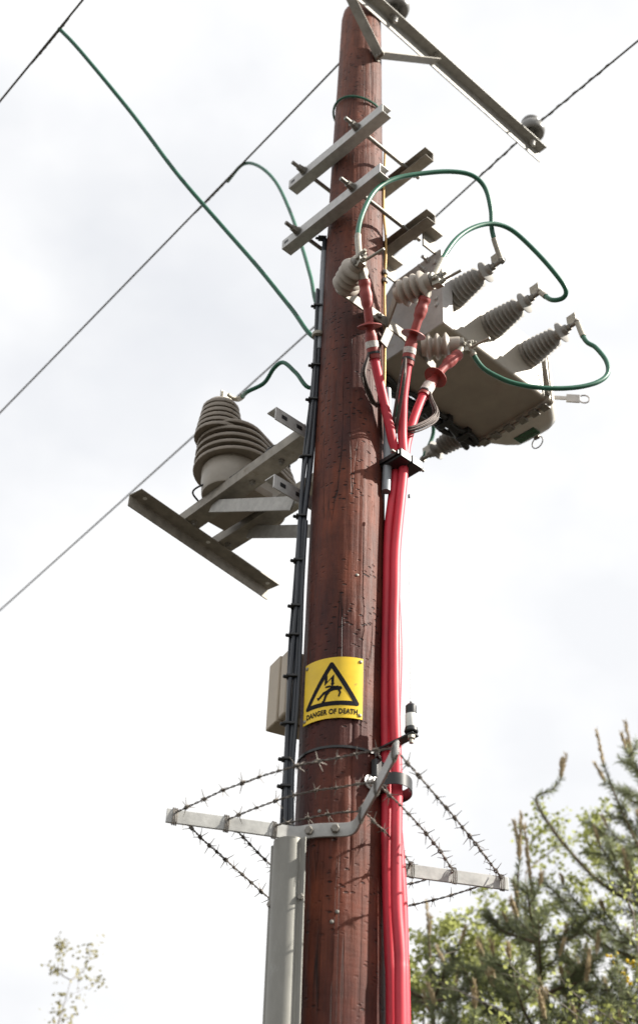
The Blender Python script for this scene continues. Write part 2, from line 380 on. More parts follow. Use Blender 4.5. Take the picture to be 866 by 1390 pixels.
def pin_insulator(a, label):
    b0 = 0.143
    t = thing('pin_insulator', label, 'insulator', W(a, b0, ARM_Z), 'pin insulators on the top crossarm')
    s = Mb().lathe([(0.013, -0.03), (0.013, 0.10)], W(a, b0, ARM_Z), EZ, 14)
    s.hexbolt(W(a, b0, ARM_Z-T), -EZ, 0.018, 0.014, 0.03); s.hexbolt(W(a, b0, ARM_Z+0.001), EZ, 0.022, 0.014)
    build(s, 'stem', 'stem', t)
    pr = [(r*1.14, 0.105+(h-0.105)*1.12) for r, h in [(0.018, 0.10), (0.03, 0.075), (0.045, 0.062), (0.056, 0.055), (0.062, 0.06), (0.067, 0.08), (0.066, 0.10), (0.058, 0.118), (0.048, 0.126), (0.045, 0.134), (0.049, 0.142), (0.05, 0.15), (0.043, 0.164), (0.032, 0.172), (0.028, 0.166), (0.024, 0.172), (0.002, 0.174)]]
    build(Mb().lathe(pr, W(a, b0, ARM_Z), EZ, 36), 'insulator_body', 'pin_ins', t, sharp=60)
    return t
pin_insulator(1.228, 'grey pin insulator at the far right end of the top crossarm')
pin_insulator(0.112, 'grey pin insulator on the crossarm directly over the pole top')
pin_insulator(-1.13, 'grey pin insulator at the near left end of the top crossarm')

# ------------------------------------------------------------ line conductors
def conductor(a, label, z0):
    pts = []
    for i in range(0, 61): 
        s = -60+i; pts.append(W(a, 0.165+s, z0+0.19*s+0.00175*s*s))
    for s in (0.3, 1, 2, 4, 7, 11, 16, 24, 34, 46, 60): pts.append(W(a, 0.165+s, z0+0.09*s-0.0006*s*s*0))
    c = thing('line_conductor', label, 'overhead wire', W(a, 0.165, z0), 'overhead line conductors')
    build(Mb().tube(pts, 0.0058, 8), 'wire', 'wire', c)
    tw = Mb()
    for s0, s1 in ((-0.45, -0.03), (0.03, 0.55)):
        q = []
        for i in range(46):
            s = s0+(s1-s0)*i/45; z = z0+(0.19*s+0.00175*s*s if s < 0 else 0.09*s); ph = s*55
            q.append(W(a+0.0065*math.cos(ph), 0.165+s, z+0.0065*math.sin(ph)))
        tw.tube(q, 0.003, 6)
    build(tw, 'helical_tie', 'wire', c)
    return c
conductor(1.25, 'dark overhead wire furthest right, tied to the right end of the crossarm', 7.925)
conductor(0.125, 'dark overhead wire in the middle, running behind the top of the pole', 7.925)
conductor(-1.132, 'dark overhead wire crossing the top left corner of the picture', 7.925)

# ------------------------------------------------------------ clamping channels high on the pole
def clamp(z, front_a, rear_a, label, mt):
    t = thing('clamp_channels', label, 'pole clamp', W(0, 0, z), 'bolted channel clamps round the upper pole')
    h = 0.028; w_ = 0.004
    C = [(-h, -h), (h, -h), (h, -h+w_), (-h+w_, -h+w_), (-h+w_, h-w_), (h, h-w_), (h, h), (-h, h)]
    build(Mb().prism(C, W(front_a, -0.275, z), W(front_a, 0.345, z), E1, EZ), 'front_channel', mt, t, bevel=0.0012)
    build(Mb().prism([(-x, y) for x, y in C], W(rear_a, -0.29, z), W(rear_a, 0.315, z), E1, EZ), 'rear_channel', 'galv_old', t, bevel=0.0012)
    for b in (-0.165, 0.185):
        r = Mb().lathe([(0.0095, 0), (0.0095, rear_a-front_a+0.17)], W(front_a-0.105, b, z), E1, 12)
        build(r, 'threaded_rod', 'bolt', t)
        n_ = Mb(); n_.lathe([(0.024, 0), (0.024, 0.004), (0.0189, 0.0042), (0.0189, 0.018), (0.017, 0.0182), (0.017, 0.034)], W(front_a-h-0.0045, b, z), -E1, 6)
        build(n_, 'nut', 'bolt', t)
        build(Mb().hexbolt(W(rear_a+h, b, z), E1, 0.018, 0.016), 'nut', 'bolt', t)
    for b in (-0.245,):
        sl_ = Mb().box(W(front_a-h-0.0006, b, z), E1*0.0006, E2*0.012, EZ*0.007); build(sl_, 'slot_shade', 'black', t)  # not cut through: black plate painted as the shade inside a slot
    return t
clamp(6.545, -0.152, 0.158, 'upper pair of galvanised channels bolted round the pole', 'galv_bright')
clamp(6.115, -0.165, 0.158, 'lower pair of galvanised channels bolted round the pole, holding the tank', 'galv_bright')

# green tie wire loop round the pole
loop = [AX+V((math.sin(t)*0.122, -math.cos(t)*0.122, 6.985-0.03*math.cos(t-0.6)-0.012*math.sin(2*t))) for t in [2*PI*i/48 for i in range(49)]]
tag(build(Mb().tube(loop, 0.006, 8, caps=False), 'tie_wire', 'green', loc=loop[0]), 'thin green wire looped round the pole above the bolted channels', 'wire')

# ------------------------------------------------------------ recloser tank
rec = thing('recloser_tank', 'pale grey switchgear tank with six ribbed bushings hanging beside the pole', 'switchgear', W(0.68, 0, 5.65))
B0, B1, Z0, Z1 = -0.215, 0.218, 5.65, 5.99
def rrect(b0, b1, z0, z1, r, n=5):
    o = []
    for (cb, cz, s) in ((b1-r, z1-r, 0), (b0+r, z1-r, 90), (b0+r, z0+r, 180), (b1-r, z0+r, 270)):
        for i in range(n+1):
            t = math.radians(s+90*i/n); o.append((cb+r*math.cos(t), cz+r*math.sin(t)))
    return o
build(Mb().prism(rrect(B0, B1, Z0, Z1, 0.018), W(0.28, 0, 0), W(1.02, 0, 0), E2, EZ), 'tank_body', 'tank', rec)
build(Mb().prism(rrect(B0-0.016, B1+0.016, Z0-0.016, Z1+0.016, 0.02), W(1.0205, 0, 0), W(1.034, 0, 0), E2, EZ), 'body_flange', 'tank', rec, bevel=0.002)
build(Mb().prism(rrect(B0-0.016, B1+0.016, Z0-0.016, Z1+0.016, 0.02), W(1.042, 0, 0), W(1.056, 0, 0), E2, EZ), 'cover_flange', 'tank', rec, bevel=0.002)
gk = Mb().prism(rrect(B0-0.004, B1+0.004, Z0-0.004, Z1+0.004, 0.02), W(1.0345, 0, 0), W(1.0415, 0, 0), E2, EZ); build(gk, 'gasket', 'black', rec)
for b in (-0.17, -0.1, -0.02, 0.06, 0.13, 0.19):
    cl = Mb().box(W(1.038, b, Z0-0.0225), E1*0.022, E2*0.02, EZ*0.006); build(cl, 'flange_clip', 'bolt', rec, bevel=0.002)
# end cover: domed, drawn in towards its face
cv = Mb(); rings = [(1.0565, 0.0, 0.0, 0.03), (1.10, 0.018, 0.001, 0.035), (1.16, 0.052, 0.004, 0.04), (1.205, 0.082, 0.010, 0.05), (1.228, 0.105, 0.028, 0.055), (1.24, 0.13, 0.06, 0.06), (1.243, 0.155, 0.10, 0.05)]
n_ = 4*7
for a, bi, zi, r in rings:
    for b, z in rrect(B0+0.004+bi, B1-0.004-bi, Z0+0.004+zi, Z1-0.004-zi, min(r, (B1-B0)/2-bi-0.01, (Z1-Z0)/2-zi-0.006), 6): cv.v.append(W(a, b, z))
for i in range(len(rings)-1):
    for k in range(n_): cv.f.append((i*n_+k, i*n_+(k+1) % n_, (i+1)*n_+(k+1) % n_, (i+1)*n_+k))
cv.f.append(tuple((len(rings)-1)*n_+k for k in range(n_)))
cover = build(cv, 'end_cover', 'cover', rec, sharp=70)
build(Mb().box(W(1.165, -0.015, Z0+0.006), E1*0.026, E2*0.06, EZ*0.004), 'indicator_window', 'window', cover, bevel=0.002)
ring = [W(1.222+0.0*i, 0.0+0.032*math.cos(t), Z0-0.012+0.032*math.sin(t)) for i, t in enumerate([2*PI*i/24 for i in range(25)])]
rg = build(Mb().tube(ring, 0.003, 6, caps=False), 'pull_ring', 'bolt', rec)
build(Mb().box(W(1.22, 0.0, Z0+0.03), E1*0.008, E2*0.014, EZ*0.02), 'lug', 'bolt', rec, bevel=0.002)
# hook lever on the far side of the cover
hv = V((0.97, -0.1, -0.1)).normalized(); hu = hv.cross(V((0, 1, 0))).normalized(); h0 = W(1.205, 0.13, 5.83)
hk = Mb(); hk.box(h0+hv*0.09, hv*0.032, hv.cross(hu)*0.004, hu*0.024); hk.box(h0+hv*0.03, hv*0.032, hv.cross(hu)*0.004, hu*0.010)
hk.tube([h0+hv*0.142+(hv*math.cos(t)+hu*math.sin(t))*0.024 for t in [PI+0.5+(2*PI-1.3)*i/20 for i in range(21)]], 0.004, 8)
build(hk, 'hook_lever', 'plate', rec, bevel=0.001)
# black hoses along the lower rear edge
for (db, dz, r) in ((-0.006, -0.016, 0.017), (-0.036, -0.012, 0.014), (0.024, -0.02, 0.012)):
    hp = [W(0.22+0.8*i/30, B0+db+0.010*math.sin(i*0.9+db*90), Z0+dz-0.004*math.cos(i*1.3+dz*50)) for i in range(31)]
    build(Mb().tube(spline(hp, 3), [r*(1+0.12*(k % 2)) for k in range(91)], 10), 'control_hose', 'black', rec)
for a in (0.36, 0.5, 0.66, 0.8, 0.93):
    build(Mb().box(W(a, B0+0.01, Z0-0.018), E1*0.016, E2*0.04, EZ*0.022), 'hose_clip', 'black', rec, bevel=0.004)

def bushing(a, b, z, d, rear=False):
    d = V(d).normalized()
    s0 = 0.92 if rear else 0.94
    pr = [(0.066, -0.005), (0.068, 0.01), (0.067, 0.022)]
    h = 0.028
    for k in range(7):
        r = 0.070-0.0032*k; c = 0.053-0.004*k
        pr += [(c, h), (r, h+0.006), (r+0.001, h+0.0085), (r-0.004, h+0.011), (c-0.002, h+0.019)]; h += 0.0225
    h += 0.006; pr += [(0.028, h+0.004), (0.027, h+0.014), (0.054, h+0.020), (0.055, h+0.0235), (0.05, h+0.027), (0.026, h+0.036), (0.024, h+0.055), (0.014, h+0.058)]
    pr = [(r*s0, hh*0.96) for r, hh in pr]; h *= 0.96
    o = W(a, b, z)
    bu = build(Mb().lathe(pr, o, d, 32), 'bushing', 'poly', rec, sharp=50)
    L_ = h+0.055
    st = Mb().lathe([(0.010, L_-0.01), (0.010, L_+0.07)], o, d, 12); st.hexbolt(o+d*(L_+0.004), d, 0.017, 0.014); st.hexbolt(o+d*(L_+0.05), d, 0.017, 0.014)
    build(st, 'terminal_stud', 'bolt', bu)
    x = E1; y = x.cross(d).normalized(); y = y if y.z > 0 else -y
    fl = Mb().box(o+d*(L_+0.028)+y*0.032, d*0.024, x*0.003, y*0.034)
    build(fl, 'terminal_flag', 'lug', bu, bevel=0.001)
    return o+d*(L_+0.055)
btip = [bushing(a, 0.212, 5.845, E2*1.0+EZ*0.05) for a in (0.385, 0.645, 0.905)]
rtip = [bushing(a, -0.245, 5.735, -E2-EZ*0.06, True) for a in (0.50, 0.76, 1.01)]
# mounting plate (towards the pole), its folded edge and its two hanger arms
mp_ = build(Mb().prism([(-0.19, 5.575), (0.262, 5.575), (0.262, 6.03), (-0.02, 6.03), (-0.19, 5.86)], W(0.268, 0, 0), W(0.275, 0, 0), E2, EZ), 'mounting_plate', 'plate', rec, bevel=0.001)
build(Mb().box(W(0.30, 0.266, 5.80), E1*0.032, E2*0.0035, EZ*0.226), 'folded_edge', 'plate', rec, bevel=0.001)
for z in (5.70, 5.74, 5.965):
    build(Mb().hexbolt(W(0.268, 0.235, z), -E1, 0.011, 0.009), 'bolt', 'galv_bright', rec)
for b, z in ((-0.01, 6.06), (0.235, 6.06)):
    build(Mb().prism([(-0.004, -0.045), (0.004, -0.045), (0.004, 0.037), (0.05, 0.037), (0.05, 0.045), (-0.004, 0.045)], W(0.188, b, z), W(0.267, b, z), E2, EZ), 'hanger_arm', 'galv_old', rec, bevel=0.001)
for dz in (0, 0.04):
    build(Mb().hexbolt(W(0.268, 0.19-dz*0.6, 6.01-dz), -E1, 0.014, 0.016, 0.022), 'bolt', 'galv_bright', rec)
# earth lead drooping under the tank side
el = spline([W(1.0, B1+0.002, 5.70), W(1.02, B1+0.02, 5.66), W(1.0, B1+0.03, 5.80)], 8)
build(Mb().tube(el, 0.003, 6), 'earth_lead', 'wire', rec)

# ------------------------------------------------------------ trident bracket with three cream post insulators
tri = thing('insulator_bracket', 'pale forked steel bracket on the pole front carrying three cream insulators', 'bracket', W(0, 0.145, 5.5))
build(Mb().prism([(-0.004, -0.028), (0.004, -0.028), (0.004, 0.028), (-0.004, 0.028)], W(-0.23, 0.149, 5.5), W(0.14, 0.149, 5.5), E2, EZ), 'bracket_bar', 'galv_old', tri, bevel=0.0012)
for p0, p1, h in ((W(0.05, 0.155, 5.5), W(-0.03, 0.285, 5.5), 0.035), (W(0.135, 0.15, 5.5), W(0.385, 0.112, 5.49), 0.028), (W(0.06, 0.156, 5.46), W(0.03, 0.15, 5.36), 0.02)):
    d = (p1-p0).normalized(); s_ = d.cross(EZ if abs(d.z) < .8 else E1).normalized(); u_ = s_.cross(d)
    build(Mb().box((p0+p1)/2, (p1-p0)/2, s_*0.004, u_*h), 'bracket_arm', 'galv_old', tri, bevel=0.0012)
build(Mb().hexbolt(W(0.0, 0.153, 5.5), E2, 0.014, 0.011), 'bolt', 'bolt', tri)
PB = [W(-0.204, 0.153, 5.5), W(-0.03, 0.285, 5.5), W(0.263, 0.148, 5.5)]
PT = [W(-0.27, 0.314, 5.5), W(0.005, 0.434, 5.5), W(0.373, 0.29, 5.5)]
wheres = ['in front of the pole', 'in front of the mounting plate', 'lowest, under the dark tank']
for i in range(3):
    d = (PT[i]-PB[i]).normalized(); o = PB[i]
    t = thing('post_insulator', ['cream ribbed insulator pointing at the viewer in front of the pole', 'cream ribbed insulator in front of the grey mounting plate', 'cream ribbed insulator in front of the dark tank underside'][i], 'insulator', o, 'cream post insulators on the forked bracket')
    pr = [(0.035, 0.0), (0.036, 0.012)]; h = 0.014
    for k in range(4 if i != 2 else 3):
        pr += [(0.038, h+0.004), (0.055, h+0.012), (0.0585, h+0.017), (0.0575, h+0.021), (0.048, h+0.027), (0.038, h+0.033)]; h += 0.031 if i != 2 else 0.036
    pr += [(0.037, h+0.01), (0.037, 0.155), (0.036, 0.162), (0.012, 0.163)]
    build(Mb().lathe(pr, o, d, 36), 'insulator_body', 'cream', t, sharp=45)
    cp = Mb().lathe([(0.03, 0.160), (0.032, 0.166), (0.030, 0.178), (0.010, 0.18), (0.010, 0.215)], o, d, 20); cp.hexbolt(o+d*0.195, d, 0.019, 0.015)
    build(cp, 'end_cap', 'bolt', t, sharp=30)
    # arcing rod
    tip = o+d*0.19
    rd = E2*0.85+E1*0.12+EZ*(-0.02 if i else 0.03)
    r_ = Mb().tube([tip-EZ*0.028-rd*0.03, tip-EZ*0.024+rd*0.13], 0.0058, 10)
    build(r_, 'arcing_rod', 'lug', t)
    cm = Mb().box(tip-EZ*0.018, E1*0.016, d*0.016, EZ*0.028); cm.hexbolt(tip+EZ*0.008+d*0.016, d, 0.013, 0.012, 0.012); cm.hexbolt(tip-EZ*0.03+d*0.016, d, 0.011, 0.01, 0.01); cm.hexbolt(tip-EZ*0.012-E1*0.016, -E1, 0.012, 0.012)
    build(cm, 'clamp_block', 'lug', t, bevel=0.003)

# ------------------------------------------------------------ red cables with their terminations
CAB = [[(0.129,3.586,5.450), (0.143,3.638,5.448), (0.162,3.690,5.337), (0.177,3.742,5.248), (0.199,3.794,5.152), (0.234,3.846,5.016), (0.269,3.898,4.876), (0.288,3.940,4.781)],
 [(0.409,3.680,5.458), (0.392,3.719,5.447), (0.365,3.757,5.356), (0.341,3.796,5.270), (0.326,3.834,5.166), (0.313,3.873,5.026), (0.312,3.905,4.889), (0.317,3.915,4.782)],
 [(0.597,4.033,5.483), (0.557,4.021,5.432), (0.496,4.009,5.346), (0.438,3.997,5.242), (0.400,3.985,5.149), (0.362,3.976,5.020), (0.334,3.972,4.895), (0.322,3.975,4.782)]]
LOW = [[(0.287,3.950,4.702), (0.265,3.948,4.458), (0.260,3.946,4.199), (0.257,3.943,3.955), (0.255,3.941,3.727), (0.259,3.939,3.462), (0.260,3.937,3.239), (0.265,3.934,3.053), (0.271,3.932,2.899), (0.276,3.930,2.711)],
 [(0.319,3.930,4.688), (0.293,3.924,4.377), (0.288,3.919,4.183), (0.284,3.913,3.968), (0.286,3.908,3.711), (0.292,3.902,3.446), (0.290,3.897,3.224), (0.291,3.891,3.039), (0.300,3.886,2.885), (0.301,3.880,2.698)],
 [(0.309,3.985,4.731), (0.278,3.982,4.484), (0.297,3.979,4.223), (0.306,3.977,3.978), (0.300,3.974,3.747), (0.290,3.971,3.479), (0.308,3.968,3.255), (0.318,3.966,3.067), (0.321,3.963,2.911), (0.324,3.960,2.722)]]
RED_L = ['red cable starting at the insulator before the pole, left one of three', 'red cable starting at the middle insulator, brightest and nearest below the clamp', 'red cable starting at the insulator under the tank, rearmost below the clamp']
for i in range(3):
    c = thing('red_cable', RED_L[i], 'cable', CAB[i][-1], 'red power cables down the right side of the pole')
    up = spline(CAB[i], 8)
    n_ = len(up)
    LOW[i] = [(x-(0, 0.004, 0.011)[i], y, z) for x, y, z in LOW[i]]
    tail = spline([CAB[i][-3], CAB[i][-2], CAB[i][-1]] + LOW[i] + [(LOW[i][-1][0]+0.01, LOW[i][-1][1]+0.0, 1.6), (LOW[i][-1][0]+0.015, LOW[i][-1][1], 0.4), (LOW[i][-1][0]+0.02, LOW[i][-1][1], -0.2)], 8)
    full = up[:5*8] + tail
    start = int(3.6*8)
    build(Mb().tube(full[start:], 0.0185, 16), 'sheath', 'red', c)
    # termination: tapering tube, rain skirt, collar
    def at(u):
        x = u*8; k = min(int(x), n_-2); return up[k].lerp(up[k+1], x-k)
    ts = [1.0+2.9*k/36 for k in range(37)]; P = [at(u) for u in ts]
    def rad(k):
        q = k/36
        if q < 0.27: return 0.0235+0.0022*math.sin(q*40)*(1 if 0.05 < q < 0.25 else 0)
        if q < 0.33: return 0.0245-0.007*(q-0.27)/0.06
        if q < 0.62: return 0.0175
        if q < 0.70: return 0.0175+0.007*(q-0.62)/0.08
        return 0.0245
    R = [rad(k) for k in range(37)]
    te = build(Mb().tube(P, R, 20), 'termination', 'term', c)
    ks = 20; d = (P[ks-1]-P[ks+1]).normalized()
    sk = Mb().lathe([(0.017, 0.012), (0.023, 0.006), (0.042, 0.001), (0.049, -0.003), (0.050, -0.006), (0.047, -0.006), (0.026, -0.003), (0.017, -0.006)], P[ks], d, 36, cap=False)
    build(sk, 'rain_skirt', 'term', te, sharp=60)
    tp = Mb().tube(P[28:32] if i != 2 else P[27:34], 0.0258, 20); build(tp, 'marker_tape', 'tape', te)
    bt_ = Mb().tube(P[33:35], 0.0264, 20); build(bt_, 'binding', 'black', te)
    # lug up to the clamp block
    lg = Mb().tube([P[0]-(P[1]-P[0])*0.2, P[0]+(PT[i]-P[0])*0.7+EZ*0.01], [0.018, 0.011], 14); build(lg, 'lug', 'lug', te)
    # braided earth tail: several strands leaving the collar
    q0 = P[33]; side = [V((-0.03, -0.012, 0)), V((-0.022, -0.028, 0)), V((0.028, -0.018, 0))][i]
    ends = [V((0.232, 3.87, 5.02)), V((0.265, 3.90, 4.93)), V((0.30, 3.93, 4.96))][i]
    br = Mb(); rnd = random.Random(i)
    for k in range(7):
        j = V((rnd.uniform(-.012, .012), rnd.uniform(-.012, .012), rnd.uniform(-.012, .012)))
        s1 = q0 + side*0.75 + j*0.5; mid = q0+side*1.25+V((0, 0, -0.14))+j; low = q0.lerp(ends, 0.8)+side*(0.9 if i != 1 else -0.1)+V((0, 0, -0.07))+j
        br.tube(spline([q0+side.normalized()*0.02, s1+V((0, 0, -0.04)), mid, low, ends+j*0.6], 6), 0.0036, 6)
    build(br, 'earth_braid', 'braid', c)

# black cleat holding the three cables
clt = thing('cable_cleat', 'black block cleat clamping the three red cables beside the pole', 'cable clamp', (0.31, 3.95, 4.77))
CC = V((0.292, 3.95, 4.755))
for s in (-1, 1):
    build(Mb().box(CC+E1*s*0.031, E1*0.0295, E2*0.082, EZ*0.02), 'cleat_half', 'black', clt, bevel=0.004)
build(Mb().box(CC-E1*0.0655, E1*0.003, E2*0.075, EZ*0.009), 'backing_bar', 'black', clt, bevel=0.001)
for s in (-1, 1):
    r = Mb().lathe([(0.006, -0.09), (0.006, 0.085)], CC+E2*s*0.062, E1, 10); r.hexbolt(CC+E2*s*0.062+E1*0.062, E1, 0.011, 0.011); build(r, 'clamp_bolt', 'bolt', clt)
build(Mb().box(CC-E1*0.05-E2*0.094-EZ*0.03, E1*0.05, E2*0.008, EZ*0.045), 'wall_bracket', 'galv_old', clt, bevel=0.001)
build(Mb().box(CC-E1*0.06-E2*0.118-EZ*0.05, E1*0.03, E2*0.014, EZ*0.06), 'spacer', 'galv_old', clt, bevel=0.002)

# strap round the cables above the barbed wire
st = thing('cable_strap', 'dark band holding the red cables to the pole beside the barbed wire', 'cable strap', (0.28, 3.93, 3.43))
sp_ = []
for i in range(40):
    t = 2*PI*i/39; sp_.append(V((0.281+0.055*math.cos(t), 3.925+0.072*math.sin(t), 3.432)))
sb = Mb(); n_ = len(sp_)
for p in sp_:
    for dz in (-0.02, 0.02): sb.v.append(p+EZ*dz)
c_ = V((0.281, 3.925, 3.432))
for p in sp_:
    q = c_+(p-c_)*1.06
    for dz in (-0.02, 0.02): sb.v.append(q+EZ*dz)
for i in range(n_-1):
    a, b2 = 2*i, 2*i+2; o = 2*n_
    sb.f += [(a, b2, b2+1, a+1), (o+a, o+a+1, o+b2+1, o+b2), (a+1, b2+1, o+b2+1, o+a+1), (a, o+a, o+b2, b2)]
build(sb, 'band', 'black', st)
p, nn = on_pole(50, 3.46, 0.012)
build(Mb().box(p, nn*0.012, nn.cross(EZ)*0.03, EZ*0.05), 'fixing_block', 'black', st, bevel=0.006)
p, nn = on_pole(38, 3.43, 0.004)
bo_ = Mb().hexbolt(p, nn, 0.017, 0.012, 0.014); bo_.lathe([(0.024, 0), (0.024, 0.004)], p-nn*0.002, nn, 18); build(bo_, 'bolt', 'stem', st)

# ------------------------------------------------------------ green jumpers
def cable_thing(name, label, cat, pts, r, m, group=None, n=8, ends=None):
    P = spline(pts, n); t = thing(name, label, cat, P[0], group)
    build(Mb().tube(P, r, 12), 'cable_core', m, t)
    for k, (i0, i1, rr) in enumerate(ends or []):
        q = P[i0:i1] if i1 else P[i0:]
        build(Mb().tube(q, rr, 12), 'lug', 'lug', t)
    return t
G = 'green insulated jumper leads'
g1 = [(0.122,3.592,5.51), (0.114,3.611,5.697), (0.137,3.636,5.862), (0.186,3.661,6.022), (0.266,3.686,6.130), (0.380,3.711,6.203), (0.512,3.736,6.258), (0.613,3.762,6.271), (0.672,3.787,6.220), (0.696,3.812,6.105), (0.700,3.837,5.990), tuple(btip[0])]
g2 = [(0.420,3.672,5.51), (0.477,3.712,5.699), (0.539,3.744,5.843), (0.618,3.776,5.949), (0.704,3.808,6.010), (0.788,3.840,6.009), (0.883,3.872,5.924), (0.967,3.905,5.826), (1.015,3.937,5.763), (1.009,3.969,5.742), (0.965,4.001,5.759), tuple(btip[1])]
g3 = [(0.60,4.025,5.49), (0.652,4.050,5.401), (0.714,4.066,5.362), (0.801,4.083,5.337), (0.926,4.100,5.335), (1.054,4.117,5.361), (1.155,4.134,5.412), (1.209,4.151,5.481), (1.215,4.167,5.570), (1.182,4.184,5.663), (1.145,4.201,5.721), tuple(btip[2])]
cable_thing('jumper_lead', 'green lead arching highest, from the insulator before the pole to the upper bushing', 'jumper cable', g1, 0.0105, 'green', G, ends=[(0, 8, 0.0135), (82, None, 0.013)])
cable_thing('jumper_lead', 'green lead arching over to the middle bushing of the tank', 'jumper cable', g2, 0.0105, 'green', G, ends=[(0, 7, 0.0135), (84, None, 0.013)])
cable_thing('jumper_lead', 'green lead sagging below the tank edge and up to the lowest bushing', 'jumper cable', g3, 0.0105, 'green', G, ends=[(0, 5, 0.0135), (82, None, 0.013)])
jA = [tuple(W(-1.132, -1.10, 7.695)), (-1.332,4.097,7.548), (-1.029,4.204,7.186), (-0.771,4.270,6.820), (-0.528,4.322,6.513), (-0.333,4.333,6.241), (-0.163,4.320,5.963), (-0.044,4.275,5.735), (0.08, 4.30, 5.80), (0.22, 4.42, 5.92), tuple(W(0.50, -0.46, 5.90)), tuple(rtip[0])]
jB = [(-0.608,5.030,7.69), (-0.515,4.912,7.708), (-0.413,4.813,7.573), (-0.304,4.721,7.327), (-0.207,4.618,6.959), (-0.135,4.493,6.570), (-0.081,4.381,6.236), (-0.037,4.300,5.953), (0.08, 4.34, 5.86), (0.3, 4.58, 5.95), tuple(W(0.76, -0.46, 5.90)), tuple(rtip[1])]
jC = [tuple(W(-0.05, -0.76, 5.60)), tuple(W(0.0, -0.745, 5.60)), (-0.335,4.44,5.545), (-0.262,4.385,5.552), (-0.219,4.306,5.570), (-0.177,4.264,5.568), (-0.119,4.246,5.493), (-0.050,4.239,5.404), (0.06, 4.28, 5.55), (0.36, 4.58, 5.90), tuple(W(1.0, -0.46, 5.90)), tuple(rtip[2])]
cable_thing('jumper_lead', 'long green lead from the wire at top left down to the pole', 'jumper cable', jA, 0.0105, 'green', G)
cable_thing('jumper_lead', 'green lead hooking off the middle overhead wire down beside the pole', 'jumper cable', jB, 0.0095, 'green', G)
cable_thing('jumper_lead', 'short green lead looping from the brown ribbed transformer to the pole', 'jumper cable', jC, 0.0095, 'green', G, ends=[(0, 13, 0.0125)])
# tap clamps on the line wires
def tap(a, s, z0, label):
    c = [W(a+0.002, 0.165+s+k, z0+0.19*(s+k)+0.00175*(s+k)**2-0.002) for k in (-0.26, -0.18, -0.08, 0.02, 0.07)]
    m_ = Mb().tube(c, [0.005, 0.0065, 0.0075, 0.007, 0.006], 10)
    for k in range(6): m_.lathe([(0.0088, -0.006), (0.0088, 0.006)], c[1].lerp(c[3], k/5), c[3]-c[1], 12)
    tag(build(m_, 'tap_connector', 'wire', loc=c[2]), label, 'connector', 'dark tap connectors on the overhead wires')
tap(-1.132, -1.25, 7.925, 'dark connector on the top left wire where the long green lead begins')
tap(0.125, -1.41, 7.925, 'dark connector on the middle wire where the hooked green lead begins')

# ------------------------------------------------------------ yellow cable and grey pipe on the pole's right edge
gp = [(0.243,3.970,6.680), (0.237,3.963,6.277), (0.249,3.957,6.024), (0.243,3.950,5.738), (0.245,3.943,5.512), (0.245,3.937,5.255), (0.243,3.930,5.08), (0.25, 3.95, 4.9)]
ye = thing('earth_cable', 'thin brass coloured cable running down the right edge of the pole', 'cable', gp[0])
build(Mb().tube(spline(gp, 8), 0.0058, 10), 'cable_core', 'gold', ye)
for z_ in (5.83, 5.78):
    q = V((0.2445, 3.951, z_)); build(Mb().lathe([(0.012, -0.01), (0.014, 0), (0.012, 0.01)], q, EZ, 12), 'clip', 'bolt', ye)
pp = [(0.254,3.925,5.13), (0.256,3.925,4.98), (0.2575,3.925,4.85), (0.256, 3.925, 4.74), (0.252,3.925,4.62)]
tag(build(Mb().tube(spline(pp, 6), 0.017, 16), 'grey_pipe', 'pipe', loc=pp[0]), 'short grey pipe on the right edge of the pole behind the cleat', 'pipe')

# ------------------------------------------------------------ black cable bundle on the pole's left edge
BL = [(-0.024,4.000,6.079), (-0.029,3.993,5.744), (-0.026,3.987,5.495), (-0.027,3.980,5.198), (-0.038,3.973,4.884), (-0.046,3.967,4.696), (-0.052,3.960,4.484), (-0.052,3.953,4.188), (-0.054,3.947,3.942), (-0.054,3.940,3.712), (-0.054,3.933,3.496), (-0.050,3.92,3.318), (-0.046,3.905,3.195), (-0.05, 3.875, 3.0), (-0.05, 3.875, 2.0)]
for i, (dx, dy, r, s, lab) in enumerate(((0.004, 0.0, 0.0115, 0, 'thick black cable down the left edge of the pole, next to the wood'), (-0.0105, -0.008, 0.0075, 1, 'thinner black cable in the middle of the bundle on the pole left edge'), (-0.018, 0.01, 0.0055, 2, 'thin black cable outermost left in the bundle, bowing away from the pole'), (0.013, -0.014, 0.007, 6, 'black cable joining the bundle low down, on its right-hand side'))):
    pts = [V(p)+V((dx+0.0035*math.sin(k*1.7+i*2), dy, 0)) for k, p in enumerate(BL)][s:]
    t = thing('black_cable', lab, 'cable', pts[0], 'black cables down the left side of the pole')
    build(Mb().tube(spline(pts, 8), r, 12), 'cable_core', 'blackc', t)
    if i == 0:
        build(Mb().tube(spline(pts, 8)[2:20], r+0.0025, 12), 'grey_sleeve', 'pipe', t)
BLs = spline(BL, 10)
CLIPS = [(6.07, 'black clip at the very top of the black cables, under the lower channel'), (5.63, 'black clip on the black cables a little above the pale metal clamp'), (5.30, 'black clip level with the green loop from the ribbed transformer'), (5.10, 'black clip on the black cables above the upper angle of the platform'), (4.80, 'black clip on the black cables between the two platform angles'), (4.52, 'black clip on the black cables level with the lower platform brace'), (4.30, 'black clip on the black cables just below the transformer platform'), (4.10, 'black clip midway between the transformer platform and the cream box'), (3.98, 'black clip on the black cables at the top of the cream box'), (3.82, 'black clip on the black cables before the middle of the cream box'), (3.64, 'black clip on the black cables just under the cream box'), (3.52, 'black clip on the black cables just above the barbed wire'), (3.42, 'black clip on the black cables among the strands of barbed wire')]
